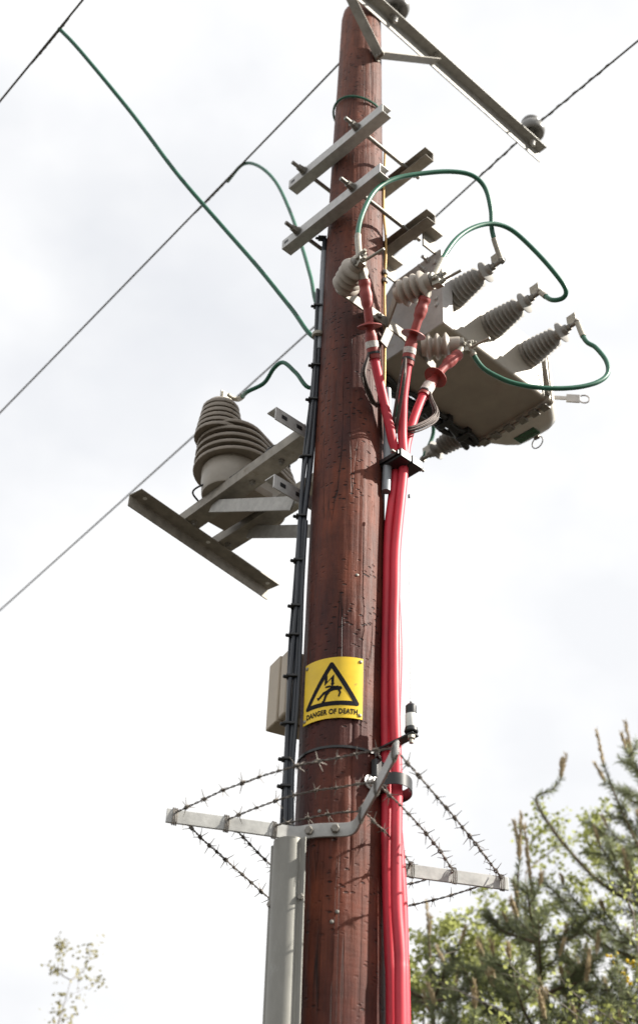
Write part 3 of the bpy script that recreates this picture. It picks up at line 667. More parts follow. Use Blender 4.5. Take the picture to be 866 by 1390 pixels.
for z_, lab in CLIPS:
    p = min(BLs, key=lambda q: abs(q.z-z_))
    m_ = Mb().box(p+V((-0.008, -0.006, 0)), V((0.019, 0, 0)), V((0, 0.015, 0)), V((0, 0, 0.0045)))
    m_.lathe([(0.003, -0.010), (0.0065, 0.003), (0.0065, 0.010), (0.004, 0.013)], p+V((-0.026, -0.004, 0)), V((-1, -0.2, 0.1)), 10)
    tag(build(m_, 'cable_clip', 'black', loc=p, bevel=0.002), lab, 'cable clip', 'saddle clips on the black cables')
p = min(BLs, key=lambda q: abs(q.z-5.47))
tag(build(Mb().lathe([(0.02, -0.012), (0.026, -0.008), (0.026, 0.008), (0.02, 0.012)], p+V((-0.004, -0.004, 0)), EZ, 20), 'hose_clamp', 'lug', loc=p), 'pale metal clamp round the black cables where the long green lead arrives', 'clamp')

# ------------------------------------------------------------ transformer platform on the left
pl = thing('transformer_platform', 'cantilevered platform of grey steel angles on the left of the pole', 'steel bracket', W(0, -0.2, 5.0))
ZP = 5.0
Cc = [(-0.045, 0), (0.045, 0), (0.045, 0.05), (0.040, 0.05), (0.040, 0.005), (-0.040, 0.005), (-0.040, 0.05), (-0.045, 0.05)]
build(Mb().prism(Cc, W(-0.015, -1.03, ZP), W(-0.05, -0.165, ZP), E1, EZ), 'beam', 'galv_old', pl, bevel=0.0015)
build(Mb().prism(Cc, W(0.195, -1.06, ZP), W(0.19, -0.165, ZP), E1, EZ), 'beam', 'galv_old', pl, bevel=0.0015)
xa0, xa1 = W(-0.335, -0.968, ZP-0.001), W(0.56, -1.09, ZP-0.001); dx = (xa1-xa0).normalized(); dy = V((dx.y, -dx.x, 0))
build(Mb().prism([(0.03, 0), (-0.045, 0), (-0.045, -0.006), (0.024, -0.006), (0.024, -0.06), (0.03, -0.06)], xa0, xa1, dy*-1, EZ), 'cross_angle', 'galv_old', pl, bevel=0.0015)
for t in (0.06, 0.5, 0.95):
    q = xa0.lerp(xa1, t)
    build(Mb().lathe([(0.010, -0.0075), (0.010, 0.0015)], q+dy*0.012, EZ, 14), 'bolt_hole_sky', 'white', pl)  # no hole is cut: white disc painted as the bright sky seen through
def clampangle(z, b, a0, a1):
    L_ = [(0, -0.032), (0.006, -0.032), (0.006, 0.026), (0.055, 0.026), (0.055, 0.032), (0, 0.032)]
    k = build(Mb().prism(L_, W(a0, b, z), W(a1, b, z), -E2, EZ), 'clamp_angle', 'galv_bright', pl, bevel=0.0012)
    for a in (a0+0.045, a0+0.125):
        build(Mb().box(W(a, b+0.0008, z), E1*0.014, E2*0.0008, EZ*0.009), 'slot_shade', 'black', k)  # uncut steel, each slot's dark inside put on as a black plate
clampangle(5.01, -0.162, -0.25, 0.25)
clampangle(4.68, -0.162, -0.235, 0.25)
for (p0, p1) in ((W(-0.045, -0.80, ZP-0.006), W(-0.10, -0.20, 4.665)), (W(0.19, -0.83, ZP-0.006), W(0.15, -0.20, 4.665))):
    d = (p1-p0).normalized(); s_ = d.cross(E1).normalized()
    build(Mb().prism([(-0.003, -0.03), (0.003, -0.03), (0.003, 0.024), (0.05, 0.024), (0.05, 0.03), (-0.003, 0.03)], p0, p1, E1, s_), 'brace', 'galv', pl, bevel=0.0012)
for a, b in ((-0.02, -0.95), (-0.03, -0.55), (0.19, -0.97), (0.19, -0.55), (-0.04, -0.36)):
    build(Mb().hexbolt(W(a, b, ZP), -EZ, 0.014, 0.011, 0.01), 'bolt', 'bolt', pl)
for a in (0.2,):
    build(Mb().lathe([(0.009, 0), (0.009, 0.3)], W(a, -0.24, 5.01), E2, 10), 'clamp_rod', 'bolt', pl)

# ------------------------------------------------------------ ribbed transformer
vt = thing('ribbed_transformer', 'brown grey ribbed voltage transformer standing on the steel platform', 'transformer', W(0, -0.65, 5.05))
def egg(a0, b0, r0, L_, r1, n=44):           # two unequal round ends, hull of two circles along E1
    o = []; sn = (r0-r1)/max(L_, 1e-6); ph = math.acos(max(-1, min(1, sn)))
    for i in range(n//2+1):
        t = ph + (2*PI-2*ph)*i/(n//2); o.append((a0+r0*math.cos(t), b0+r0*math.sin(t)))
    for i in range(n//2):
        t = -ph + 2*ph*(i+0.5)/(n//2); o.append((a0+L_+r1*math.cos(t), b0+r1*math.sin(t)))
    return o
def shed(mb, a0, b0, z, r0, L_, r1, core):
    rows = [(r0*0.80, r1*0.62, z-0.006), (r0*0.985, r1*0.97, z-0.014), (r0, r1, z-0.008), (r0*0.985, r1*0.97, z+0.002), (r0*0.89, r1*0.86, z+0.012), (r0*0.74, r1*0.66, z+0.024)]
    n = None; o = len(mb.v)
    for q0, q1, zz in rows:
        e = egg(a0, b0, q0, L_ if L_ > 0 else 1e-4, q1); n = len(e)
        mb.v += [W(a, b, zz) for a, b in e]
    for i in range(len(rows)-1):
        for k in range(n): mb.f.append((o+i*n+k, o+i*n+(k+1) % n, o+(i+1)*n+(k+1) % n, o+(i+1)*n+k))
    mb.f.append(tuple(o+k for k in range(n-1, -1, -1))); mb.f.append(tuple(o+(len(rows)-1)*n+k for k in range(n)))
NA0, NB0 = -0.080, -0.76                     # the neck's axis
specs = []
for k in range(5):
    specs.append((0.034-0.009*k, NB0, 5.202+0.040*k, 0.188-0.009*k, 0.20+0.006*k, 0.135-0.012*k))
for k in range(6):
    specs.append((NA0+0.010-0.002*k, NB0, 5.338+0.031*k, 0.115-0.006*k, 0.0, 0.115-0.006*k-0.0001))
for s_ in specs:
    mb = Mb(); shed(mb, *s_, None); build(mb, 'rib', 'vt', vt, sharp=55)
cb = Mb(); lv = [(5.052, 0.118, 0.09), (5.06, 0.122, 0.095), (5.13, 0.128, 0.10), (5.18, 0.13, 0.10), (5.20, 0.12, 0.09), (5.36, 0.10, 0.05)]
for z, r0, r1 in lv: cb.v += [W(a, b, z) for a, b in egg(0.012, NB0, r0, 0.2, r1)]
n_ = len(egg(0, 0, .1, .2, .05))
for i in range(len(lv)-1):
    for k in range(n_): cb.f.append((i*n_+k, i*n_+(k+1) % n_, (i+1)*n_+(k+1) % n_, (i+1)*n_+k))
cb.f += [tuple(range(n_-1, -1, -1)), tuple((len(lv)-1)*n_+k for k in range(n_))]
build(cb, 'resin_body', 'vt_body', vt, sharp=50)
build(Mb().lathe([(0.09, 5.33), (0.078, 5.49), (0.066, 5.518), (0.045, 5.53), (0.02, 5.535)], W(NA0, NB0, 0), EZ, 28), 'neck', 'vt', vt)
tm = Mb().lathe([(0.02, 5.515), (0.02, 5.552), (0.01, 5.554), (0.01, 5.60)], W(NA0, NB0, 0), EZ, 14); tm.box(W(NA0+0.02, NB0, 5.592), E1*0.03, E2*0.004, EZ*0.016)
build(tm, 'terminal', 'lug', vt)
tm = Mb().box(W(0.31, NB0+0.03, 5.43), E1*0.028, E2*0.03, EZ*0.02); tm.hexbolt(W(0.32, NB0+0.03, 5.45), EZ, 0.012, 0.014, 0.02)
build(tm, 'secondary_terminal', 'lug', vt, bevel=0.003)
build(Mb().box(W(0.07, NB0, 5.0515-0.022), E1*0.055, E2*0.16, EZ*0.02), 'base_plate', 'vt', vt, bevel=0.002)
wl = spline([W(-0.048, -0.89, 5.058), W(-0.11, -0.86, 5.065), W(-0.105, -0.80, 5.075), W(-0.065, -0.70, 5.066), W(-0.066, -0.56, 5.062), W(-0.062, -0.46, 5.066), W(-0.02, -0.465, 5.14), W(0.024, -0.435, 5.165), W(0.07, -0.46, 5.15), W(0.14, -0.52, 5.16)], 8)
tag(build(Mb().tube(wl, 0.0045, 8), 'secondary_wire', 'black', loc=wl[0]), 'thin black wire draped along the beam under the ribbed transformer', 'wire')

# ------------------------------------------------------------ cream box behind the pole
bx = thing('junction_box', 'cream plastic box fixed behind the left edge of the pole', 'junction box', (-0.06, 4.16, 3.86))
ux = V((0.9, 0.43, 0)).normalized(); uy = V((-ux.y, ux.x, 0))
bc = V((-0.048, 4.15, 3.862))
build(Mb().box(bc+uy*0.01, ux*0.085, uy*0.045, EZ*0.130), 'box_back', 'box', bx, bevel=0.006)
build(Mb().box(bc-uy*0.065, ux*0.082, uy*0.0295, EZ*0.126), 'box_lid', 'box', bx, bevel=0.01)
build(Mb().box(bc+V((0.09, 0.0, 0)), V((0.03, 0, 0)), V((0, 0.02, 0)), EZ*0.16), 'mounting_strip', 'galv_old', bx, bevel=0.001)

# ------------------------------------------------------------ danger sign
SZ0, SZ1 = 3.634, 3.860; D0, D1 = -59.0, 24.0
zc = (SZ0+SZ1)/2
SR = pole_r(zc)+0.006
def sp(u, v, d):                            # sign sheet coordinates (0..1) to the pole's curve
    t = math.radians(D0+(D1-D0)*u); r = SR+d + 0.004*(1-u)**3
    return AX+V((math.sin(t)*r, -math.cos(t)*r, SZ0+(SZ1-SZ0)*v+0.005*(u-0.5)))
sg = thing('danger_sign', 'yellow warning sign reading danger of death, curved round the pole', 'sign', sp(0.5, 0.5, 0))
sh = Mb(); nu, nv = 36, 4
for d in (0, 0.0022):
    for j in range(nv+1):
        for i in range(nu+1):
            sh.v.append(sp(i/nu, j/nv, d))
K = (nu+1)*(nv+1)
for j in range(nv):
    for i in range(nu):
        a = j*(nu+1)+i; sh.f += [(a, a+nu+1, a+nu+2, a+1), (K+a, K+a+1, K+a+nu+2, K+a+nu+1)]
ed = [i for i in range(nu+1)] + [j*(nu+1)+nu for j in range(1, nv+1)] + [nv*(nu+1)+i for i in range(nu-1, -1, -1)] + [j*(nu+1) for j in range(nv-1, 0, -1)]
for i in range(len(ed)): sh.f.append((ed[i], ed[(i+1) % len(ed)], K+ed[(i+1) % len(ed)], K+ed[i]))
build(sh, 'sign_plate', 'yellow', sg)
def decal(name, polys, d=0.0031):           # flat ink shapes laid on the curved sheet
    me = bpy.data.meshes.new('tmp'); bm = bmesh.new()
    for poly in polys:
        vs = [bm.verts.new((x, y, 0)) for x, y in poly]
        try: bm.faces.new(vs)
        except ValueError: pass
    bmesh.ops.triangulate(bm, faces=bm.faces[:])
    for _ in range(6):
        es = [e for e in bm.edges if e.calc_length() > 0.05]
        if not es: break
        bmesh.ops.subdivide_edges(bm, edges=es, cuts=1)
        bmesh.ops.triangulate(bm, faces=[f for f in bm.faces if len(f.verts) > 3])
    mb = Mb(); bm.verts.index_update()
    mb.v = [sp(v.co.x, v.co.y, d) for v in bm.verts]; mb.f = [tuple(v.index for v in f.verts) for f in bm.faces]
    bm.free(); return build(mb, name, 'ink', sg, sharp=80)
def stroke(pts, w0, w1=None):               # a tapering stroke as quads with round ends
    w1 = w1 or w0; o = []; m = len(pts)
    for i in range(m-1):
        (x0, y0), (x1, y1) = pts[i], pts[i+1]; L_ = math.hypot(x1-x0, y1-y0); nx, ny = -(y1-y0)/L_, (x1-x0)/L_
        a = w0+(w1-w0)*i/(m-1); b = w0+(w1-w0)*(i+1)/(m-1)
        o.append([(x0+nx*a, y0+ny*a), (x0-nx*a, y0-ny*a), (x1-nx*b, y1-ny*b), (x1+nx*b, y1+ny*b)])
    for i, (x, y) in enumerate(pts):
        a = w0+(w1-w0)*i/(m-1); o.append([(x+a*math.cos(2*PI*k/10), y+a*math.sin(2*PI*k/10)) for k in range(10)])
    return o
A_, B_, C_ = (0.5, 0.925), (0.055, 0.215), (0.945, 0.215)
bw = 0.036
tri_o = []
for p, q in ((A_, B_), (B_, C_), (C_, A_)): tri_o += stroke([p, q], bw)
def inset(p):
    cx, cy = 0.5, 0.45; return (p[0]+(cx-p[0])*0.09, p[1]+(cy-p[1])*0.09)
tri_o = []
for p, q in ((A_, B_), (B_, C_), (C_, A_)): tri_o += stroke([inset(p), inset(q)], bw)
for i_, (poly) in enumerate(tri_o): pass
def decal_layers(name, polys):              # each stroke a hair above the one before, so no faces share a plane
    mb = Mb(); 
    for i, poly in enumerate(polys):
        bm = bmesh.new(); bm.faces.new([bm.verts.new((x, y, 0)) for x, y in poly])
        bmesh.ops.triangulate(bm, faces=bm.faces[:])
        for _ in range(5):
            es = [e for e in bm.edges if e.calc_length() > 0.06]
            if not es: break
            bmesh.ops.subdivide_edges(bm, edges=es, cuts=1); bmesh.ops.triangulate(bm, faces=[f for f in bm.faces if len(f.verts) > 3])
        bm.verts.index_update(); mb.add([sp(v.co.x, v.co.y, 0.0027+0.00006*i) for v in bm.verts], [tuple(v.index for v in f.verts) for f in bm.faces]); bm.free()
    return build(mb, name, 'ink', sg, sharp=80)
decal_layers('triangle_border', tri_o)
bolt = [[(0.395, 0.535), (0.395, 0.71), (0.44, 0.71), (0.44, 0.60)], [(0.395, 0.535), (0.44, 0.60), (0.545, 0.715), (0.50, 0.64)], [(0.50, 0.64), (0.545, 0.715), (0.545, 0.56), (0.505, 0.56)], [(0.49, 0.565), (0.56, 0.565), (0.52, 0.515)]]
decal_layers('lightning_symbol', bolt)
man = stroke([(0.60, 0.485), (0.53, 0.475), (0.46, 0.445)], 0.036, 0.03) + stroke([(0.64, 0.478), (0.642, 0.479)], 0.031)
man += stroke([(0.46, 0.44), (0.39, 0.42), (0.30, 0.335)], 0.025, 0.017) + stroke([(0.30, 0.335), (0.285, 0.355)], 0.011)
man += stroke([(0.47, 0.44), (0.425, 0.38), (0.395, 0.285)], 0.025, 0.017) + stroke([(0.395, 0.285), (0.37, 0.28)], 0.011)
man += stroke([(0.56, 0.50), (0.48, 0.515), (0.42, 0.51)], 0.016, 0.012)
man += stroke([(0.61, 0.47), (0.645, 0.41), (0.625, 0.345)], 0.017, 0.012)
decal_layers('fallen_man_symbol', man)
cu = bpy.data.curves.new('lettering', 'FONT'); cu.body = 'DANGER OF DEATH'; cu.size = 0.112; cu.offset = 0.005; cu.align_x = 'CENTER'; cu.space_character = 1.10
to = bpy.data.objects.new('lettering_tmp', cu); COL.objects.link(to)
dg = bpy.context.evaluated_depsgraph_get(); tme = bpy.data.meshes.new_from_object(to.evaluated_get(dg))
bm = bmesh.new(); bm.from_mesh(tme); bmesh.ops.triangulate(bm, faces=bm.faces[:])
xs = [v.co.x for v in bm.verts]; wdt = max(xs)-min(xs); cxm = (max(xs)+min(xs))/2
tb = Mb(); bm.verts.index_update()
tb.v = [sp(0.5+(v.co.x-cxm)*0.84/wdt, 0.065+v.co.y, 0.0032) for v in bm.verts]; tb.f = [tuple(v.index for v in f.verts) for f in bm.faces]; bm.free()
COL.objects.unlink(to); bpy.data.objects.remove(to)
build(tb, 'lettering', 'ink', sg, sharp=80)
for u, v in ((0.045, 0.93), (0.955, 0.94), (0.04, 0.06), (0.955, 0.06)):
    p = sp(u, v, 0.001); n_ = V((p.x-AX.x, p.y-AX.y, 0)).normalized()
    build(Mb().lathe([(0.0065, 0), (0.0065, 0.003), (0.004, 0.005), (0.001, 0.0055)], p, n_, 14), 'sign_nail', 'rivet', sg)

# ------------------------------------------------------------ anti-climbing guard: four arms and barbed wire
ZA = 3.25
def A2(x, y, z=ZA): return V((AX.x+x, AX.y+y, z))
def flatbar(pts, hh, th):
    """upright flat bar following a plan curve"""
    P = [V(p) for p in pts]; m = len(P); mb = Mb(); vs = []
    for i in range(m):
        t = (P[min(i+1, m-1)]-P[max(i-1, 0)]).normalized(); s_ = V((t.y, -t.x, 0))
        h = hh[i] if isinstance(hh, list) else hh
        vs += [P[i]+s_*th-EZ*h, P[i]+s_*th+EZ*h, P[i]-s_*th+EZ*h, P[i]-s_*th-EZ*h]
    fs = [(i*4+k, i*4+(k+1) % 4, (i+1)*4+(k+1) % 4, (i+1)*4+k) for i in range(m-1) for k in range(4)] + [(3, 2, 1, 0), tuple((m-1)*4+k for k in range(4))]
    return mb.add(vs, fs)
ra = pole_r(ZA)+0.010
ang = [-58, -45, -30, -15, -2, 10]
curve = [(math.sin(math.radians(t))*ra, -math.cos(math.radians(t))*ra) for t in ang]
fr_pts = [(-0.53, -0.205), (-0.40, -0.175), (-0.27, -0.146), (-0.20, -0.128), (-0.165, -0.118), (-0.135, -0.114)]
fr_pts += [(-0.105, -0.128), (-0.07, -0.142), (-0.03, -0.151), (0.005, -0.155), (0.03, -0.168), (0.045, -0.20), (0.056, -0.27), (0.078, -0.40), (0.10, -0.53), (0.13, -0.72)]
ac = thing('anticlimb_bracket', 'zinc anti-climbing bracket on the front of the pole, arms to left and viewer', 'anti-climb bracket', A2(0, -0.15), 'anti-climbing brackets round the pole')
P = spline([A2(*q) for q in fr_pts], 5)
build(flatbar(P, 0.022, 0.004), 'forged_bar', 'zinc_arm', ac, bevel=0.0015)
for (x, y, nx, ny) in ((-0.095, -0.1365, -0.55, -0.83), (-0.018, -0.158, -0.1, -1)):
    build(Mb().hexbolt(A2(x, y), V((nx, ny, 0)), 0.014, 0.012), 'bolt', 'bolt', ac)
bk = thing('anticlimb_bracket', 'zinc anti-climbing bracket behind the pole, one arm reaching right', 'anti-climb bracket', A2(0, 0.15), 'anti-climbing brackets round the pole')
P = spline([A2(-x*1.06, -y*1.08) for x, y in fr_pts], 5)
build(flatbar(P, 0.022, 0.004), 'forged_bar', 'zinc_arm', bk, bevel=0.0015)
arms = {'L': [(-0.505, -0.200), (-0.350, -0.164), (-0.205, -0.130)], 'F': [(0.125, -0.69), (0.090, -0.47), (0.056, -0.275)],
        'R': [(0.54, 0.212), (0.379, 0.170), (0.238, 0.137)], 'B': [(-0.125, 0.69), (-0.09, 0.47), (-0.056, 0.275)]}
barb_master = None
def barb_mesh():
    mb = Mb(); r_ = random.Random(3)
    for k in range(3): 
        mb.tube([V((math.cos(t)*0.0045, (t-PI)*0.0011+k*0.004-0.004, math.sin(t)*0.0045)) for t in [2*PI*i/8 for i in range(9)]], 0.0014, 5)
    for (x, y, z) in ((0.9, 0.25, 0.5), (-0.8, -0.3, 0.65), (0.35, 0.2, -0.95), (-0.5, 0.35, -0.8)):
        d = V((x, y, z)).normalized(); mb.tube([d*0.003, d*0.026], [0.0014, 0.0006], 5)
    return mb
def barbed(idx, label, sag):
    global barb_master
    pts = []
    ks = 'LFRB'
    t = thing('barbed_wire', label, 'barbed wire', A2(*arms['L'][idx]), 'barbed wire rounds on the anti-climbing arms')
    rnd = random.Random(idx+5); path = []
    for i in range(4):
        p0 = A2(*arms[ks[i]][idx])+EZ*(0.012); p1 = A2(*arms[ks[(i+1) % 4]][idx])+EZ*0.012
        seg = []; n = 16; L_ = (p1-p0).length
        outd = ((p0+p1)/2-AX); outd.z = 0; outd.normalize()
        for k in range(n):
            u = k/n; w_ = math.sin(PI*u)
            seg.append(p0.lerp(p1, u)+EZ*(sag[i]*w_*L_)+outd*(0.03*w_*L_)+EZ*0.004*noise.noise(V((idx*3+i, u*6, 0))))
        path += seg
    path.append(path[0])
    cum = [0]
    for a, b in zip(path, path[1:]): cum.append(cum[-1]+(b-a).length)
    def pos(s):
        for k in range(len(cum)-1):
            if s <= cum[k+1]: return path[k].lerp(path[k+1], (s-cum[k])/(cum[k+1]-cum[k])), (path[k+1]-path[k]).normalized()
        return path[-1], (path[-1]-path[-2]).normalized()
    tot = cum[-1]; ns = int(tot/0.006); st = [[], []]
    for k in range(ns+1):
        p, d = pos(tot*k/ns); x, y, _ = basis(d); ph = tot*k/ns*2*PI/0.05
        for j in (0, 1): st[j].append(p+(x*math.cos(ph+PI*j)+y*math.sin(ph+PI*j))*0.002)
    for j in (0, 1): build(Mb().tube(st[j], 0.0017, 5), 'strand', 'barb', t)
    s = 0.05
    while s < tot-0.02:
        p, d = pos(s)
        if barb_master is None:
            mb = barb_mesh(); me_o = thing('tmp', None, None, (0, 0, 0)); barb_master = build(mb, 'barb', 'barb', me_o); b_ = barb_master
            b_.parent = t; bpy.data.objects.remove(me_o)
        else:
            b_ = barb_master.copy(); b_.name = 'barb'; COL.objects.link(b_); b_.parent = t
        b_.location = p-ORG[t.name]
        q = d.to_track_quat('Y', 'Z').to_matrix() @ Matrix.Rotation(rnd.uniform(0, 6.28), 3, 'Y')
        b_.rotation_euler = q.to_euler(); sc_ = rnd.uniform(0.8, 1.3); b_.scale = (sc_, sc_, sc_)
        s += rnd.uniform(0.062, 0.078)
    # binding where the round crosses each arm
    for k in ks:
        c = A2(*arms[k][idx]); bd = Mb(); d = V((c.x-AX.x, c.y-AX.y, 0)).normalized(); s_ = V((d.y, -d.x, 0))
        for j in range(3):
            lp = [c+d*(j*0.006-0.006)+s_*(0.008*math.cos(q))+EZ*(0.028*math.sin(q)) for q in [2*PI*i/12 for i in range(13)]]
            bd.tube(lp, 0.0017, 5, caps=False)
        build(bd, 'binding_wire', 'barb', t)
barbed(0, 'outermost round of barbed wire, strung between the tips of the arms', (0.028, -0.03, -0.02, 0.02))
barbed(1, 'middle round of barbed wire, strung halfway along the arms', (0.03, -0.01, -0.01, 0.02))
barbed(2, 'innermost round of barbed wire, close to the wood of the pole', (0.012, 0.0, 0.0, 0.0))

# ------------------------------------------------------------ cable guard on the left of the pole
gd = thing('cable_guard', 'dull zinc channel covering the black cables at the lower left of the pole', 'cable guard', V((-0.04, 3.87, 0)))
gc = V((-0.043, 3.868, 0)); gn = V((-0.62, -0.78, 0)).normalized(); gt = V((-gn.y, gn.x, 0))
prof = []
R_ = 0.047
for i in range(15):
    t = PI*i/14; prof.append((R_*math.cos(t), 0.006+R_*0.78*math.sin(t)))
outer = [(R_+0.02, 0), (R_+0.02, 0.004)] + [(R_, 0.004)] + prof[0:] + [(-R_, 0.004), (-R_-0.02, 0.004), (-R_-0.02, 0)]
inner = [(-R_+0.004, 0)] + [(x*0.92, y*0.92) for x, y in reversed(prof)] + [(R_-0.004, 0)]
build(Mb().prism(outer+inner, gc+EZ*-0.3+V((0.035, -0.025, 0)), gc+EZ*3.215, gt, gn), 'guard_channel', 'guard', gd, bevel=0.001)
for z in (3.03, 2.4, 1.7, 1.0, 0.4):
    for s in (-1, 1):
        build(Mb().hexbolt(gc+V((0.035, -0.025, 0))*((3.215-z)/3.515)+gt*s*(R_+0.011)+gn*0.004+EZ*z, gn, 0.010, 0.008), 'bolt', 'bolt', gd)

# ------------------------------------------------------------ whip aerial
an = thing('whip_aerial', 'small black and white aerial base with a thin pale whip right of the cables', 'aerial', (0.331, 3.85, 3.56))
ab = V((0.331, 3.85, 3.56))
build(Mb().lathe([(0.017, 0.095), (0.018, 0.10), (0.018, 0.125), (0.012, 0.132), (0.004, 0.134), (0.004, 0.142)], ab, EZ, 22), 'aerial_cap', 'black', an)
build(Mb().lathe([(0.0185, 0.048), (0.019, 0.05), (0.019, 0.093), (0.0185, 0.095)], ab, EZ, 22), 'label_band', 'white', an)
build(Mb().lathe([(0.021, 0.030), (0.023, 0.034), (0.020, 0.048)], ab, EZ, 22), 'aerial_foot', 'black', an)
nb = Mb().hexbolt(ab+EZ*0.022, -EZ, 0.013, 0.014, 0.014); build(nb, 'nut', 'lug', an)
build(Mb().tube([ab+EZ*0.14, ab+EZ*0.98], [0.0016, 0.0013], 6), 'whip', 'thin', an)
build(Mb().lathe([(0.001, -0.01), (0.004, -0.006), (0.004, 0.006), (0.001, 0.01)], ab+EZ*0.985, EZ, 10), 'whip_tip', 'black', an)
bp0, bp1 = ab+EZ*0.026+V((0.014, -0.004, 0)), V((0.235, 3.93, 3.56))
d = (bp1-bp0).normalized(); s_ = d.cross(EZ).normalized()
build(Mb().box((bp0+bp1)/2, (bp1-bp0)/2, s_*0.018, s_.cross(d)*0.0035), 'aerial_bracket', 'black', an, bevel=0.001)

# ------------------------------------------------------------ vegetation
def needles(mb, p0, p1, n, ln, rnd, tilt=0.55, wd=0.0021, t0=0.0):
    d = (p1-p0); L_ = d.length
    if L_ < 1e-5: return
    d = d/L_; x, y, _ = basis(d)
    for k in range(n):
        u = t0+(1-t0)*rnd.random(); a = rnd.uniform(0, 2*PI); l = ln*rnd.uniform(0.7, 1.15)
        side = x*math.cos(a)+y*math.sin(a); tl = tilt*rnd.uniform(0.7, 1.3)
        nd = (d*math.cos(tl*1.4)+side*math.sin(tl*1.4)).normalized(); nd.z -= 0.08
        b = p0+d*(u*L_); s_ = nd.cross(V((rnd.uniform(-1, 1), rnd.uniform(-1, 1), rnd.uniform(-1, 1)))).normalized()*wd
        o = len(mb.v); mb.v += [b+s_*0.6, b-s_*0.6, b+nd*l*0.6-s_, b+nd*l, b+nd*l*0.6+s_]; mb.f.append((o, o+1, o+2, o+3, o+4))

def shoot(tr, nd, cd, pts, r0, rnd, dens=420, ln=0.06, candle=0.0, bare=0.0):
    P = spline(pts, 5); m = len(P)
    tr.tube(P, [r0*(1-0.75*i/(m-1)) for i in range(m)], 6)
    tot = sum((b-a).length for a, b in zip(P, P[1:])); acc = 0
    for a, b in zip(P, P[1:]):
        l = (b-a).length
        if acc/tot >= bare: needles(nd, a, b, max(2, int(dens*l)), ln, rnd)
        acc += l
    if candle:
        e = P[-1]; d = (P[-1]-P[-2]).normalized()*0.5+EZ*0.7
        for k in range(rnd.choice((1, 2, 3))):
            q = d.normalized()+V((rnd.uniform(-.16, .16), rnd.uniform(-.16, .16), rnd.uniform(0, .2)))*(1 if k else 0.3); l = candle*(1 if k == 0 else rnd.uniform(0.5, 0.85))
            c = e+q.normalized()*l
            cd.tube([e, e.lerp(c, 0.5)+V((0.004, 0, 0)), c], [0.008, 0.007, 0.003], 6)
            needles(cd, e, c, int(620*l), 0.042, rnd, tilt=0.34, wd=0.0028)

def pine(base, h, label, seed, whorls, spread, extra=(), top_candle=0.3, lean=(0, 0), zmin=0.35, dens=820):
    rnd = random.Random(seed); base = V(base)
    t = thing('pine_tree', label, 'tree', base, 'young pine trees behind the pole')
    tr, br, nd, cd = Mb(), Mb(), Mb(), Mb()
    axis = lambda u: base+EZ*(h*u)+V((lean[0]*u*u, lean[1]*u*u, 0))+V((0.05*math.sin(u*5+seed), 0.05*math.cos(u*4+seed), 0))*u
    tr.tube([axis(i/14) for i in range(15)], [0.075*(1-0.88*i/14)*h/5 for i in range(15)], 10)
    shoot(br, nd, cd, [axis(0.9), axis(0.95), axis(1.0)], 0.012, rnd, dens, 0.06, top_candle)
    for wk in range(whorls):
        u = zmin+(0.95-zmin)*(wk+0.5)/whorls; o = axis(u); n = rnd.randint(4, 6); a0 = rnd.uniform(0, 6.28)
        L_ = spread*(1.08-u)/(1.08-zmin)*rnd.uniform(0.8, 1.15)+0.22
        for k in range(n):
            a = a0+2*PI*k/n+rnd.uniform(-.3, .3); hd = V((math.cos(a), math.sin(a), 0)); l = L_*rnd.uniform(0.75, 1.2)
            el = rnd.uniform(0.25, 0.75)
            p1 = o+hd*l*0.4+EZ*l*0.25*el; p2 = o+hd*l*0.75+EZ*l*0.55*el; p3 = o+hd*l+EZ*l*(0.55*el+0.35)
            shoot(br, nd, cd, [o, p1, p2, p3], 0.014, rnd, dens*0.9, 0.082, 0.16*rnd.uniform(0.4, 1.4) if rnd.random() < 0.6 else 0, bare=0.12)
            ns_ = 3+int(l*5)
            for q in range(ns_):
                f = 0.35+0.6*(q+0.5)/ns_; b = o.lerp(p3, f)+EZ*(-0.05*l*math.sin(PI*f)); sd_ = hd.cross(EZ)*(1 if q % 2 else -1)
                e = b+(hd*0.6+sd_*rnd.uniform(0.4, 0.9)+EZ*rnd.uniform(0.15, 0.8)).normalized()*l*rnd.uniform(0.22, 0.42)
                shoot(br, nd, cd, [b, b.lerp(e, 0.5)+EZ*-0.015, e], 0.006, rnd, dens, 0.076, 0.12*rnd.uniform(0.4, 1.4) if rnd.random() < 0.28 else 0)
    for pts, ca, ln in extra: shoot(br, nd, cd, [V(p) for p in pts], 0.014, rnd, dens*0.75, ln, ca)
    build(tr, 'trunk', 'bark', t); build(br, 'branches', 'bark', t)
    o = build(nd, 'needle_foliage', 'needle', t, sharp=180); o['kind'] = 'stuff'
    o = build(cd, 'new_shoots', 'candle', t, sharp=60); o['kind'] = 'stuff'
    return t

pine((2.72, 9.3, 0), 6.45, 'tallest dark pine at the right edge of the picture', 11, 9, 1.15,
     extra=[([(2.45, 9.1, 5.0), (2.10, 9.0, 5.15), (1.86, 9.0, 5.42), (1.70, 9.0, 5.68), (1.69, 9.0, 5.79), (1.80, 9.0, 5.84), (1.87, 9.0, 5.93)], 0.2, 0.055),
            ([(2.6, 9.2, 5.1), (2.42, 9.05, 5.40), (2.28, 9.0, 5.75), (2.20, 9.0, 6.05)], 0.28, 0.05),
            ([(2.66, 9.2, 5.4), (2.50, 9.0, 5.85), (2.42, 9.0, 6.12)], 0.3, 0.05)], top_candle=0.3)
pine((1.62, 9.2, 0), 5.22, 'slender pine with one tall straw coloured leader, left of the tallest', 23, 9, 0.85,
     extra=[([(1.50, 9.1, 4.9), (1.51, 9.05, 5.1), (1.53, 9.0, 5.3)], 0.34, 0.05)], top_candle=0.42)
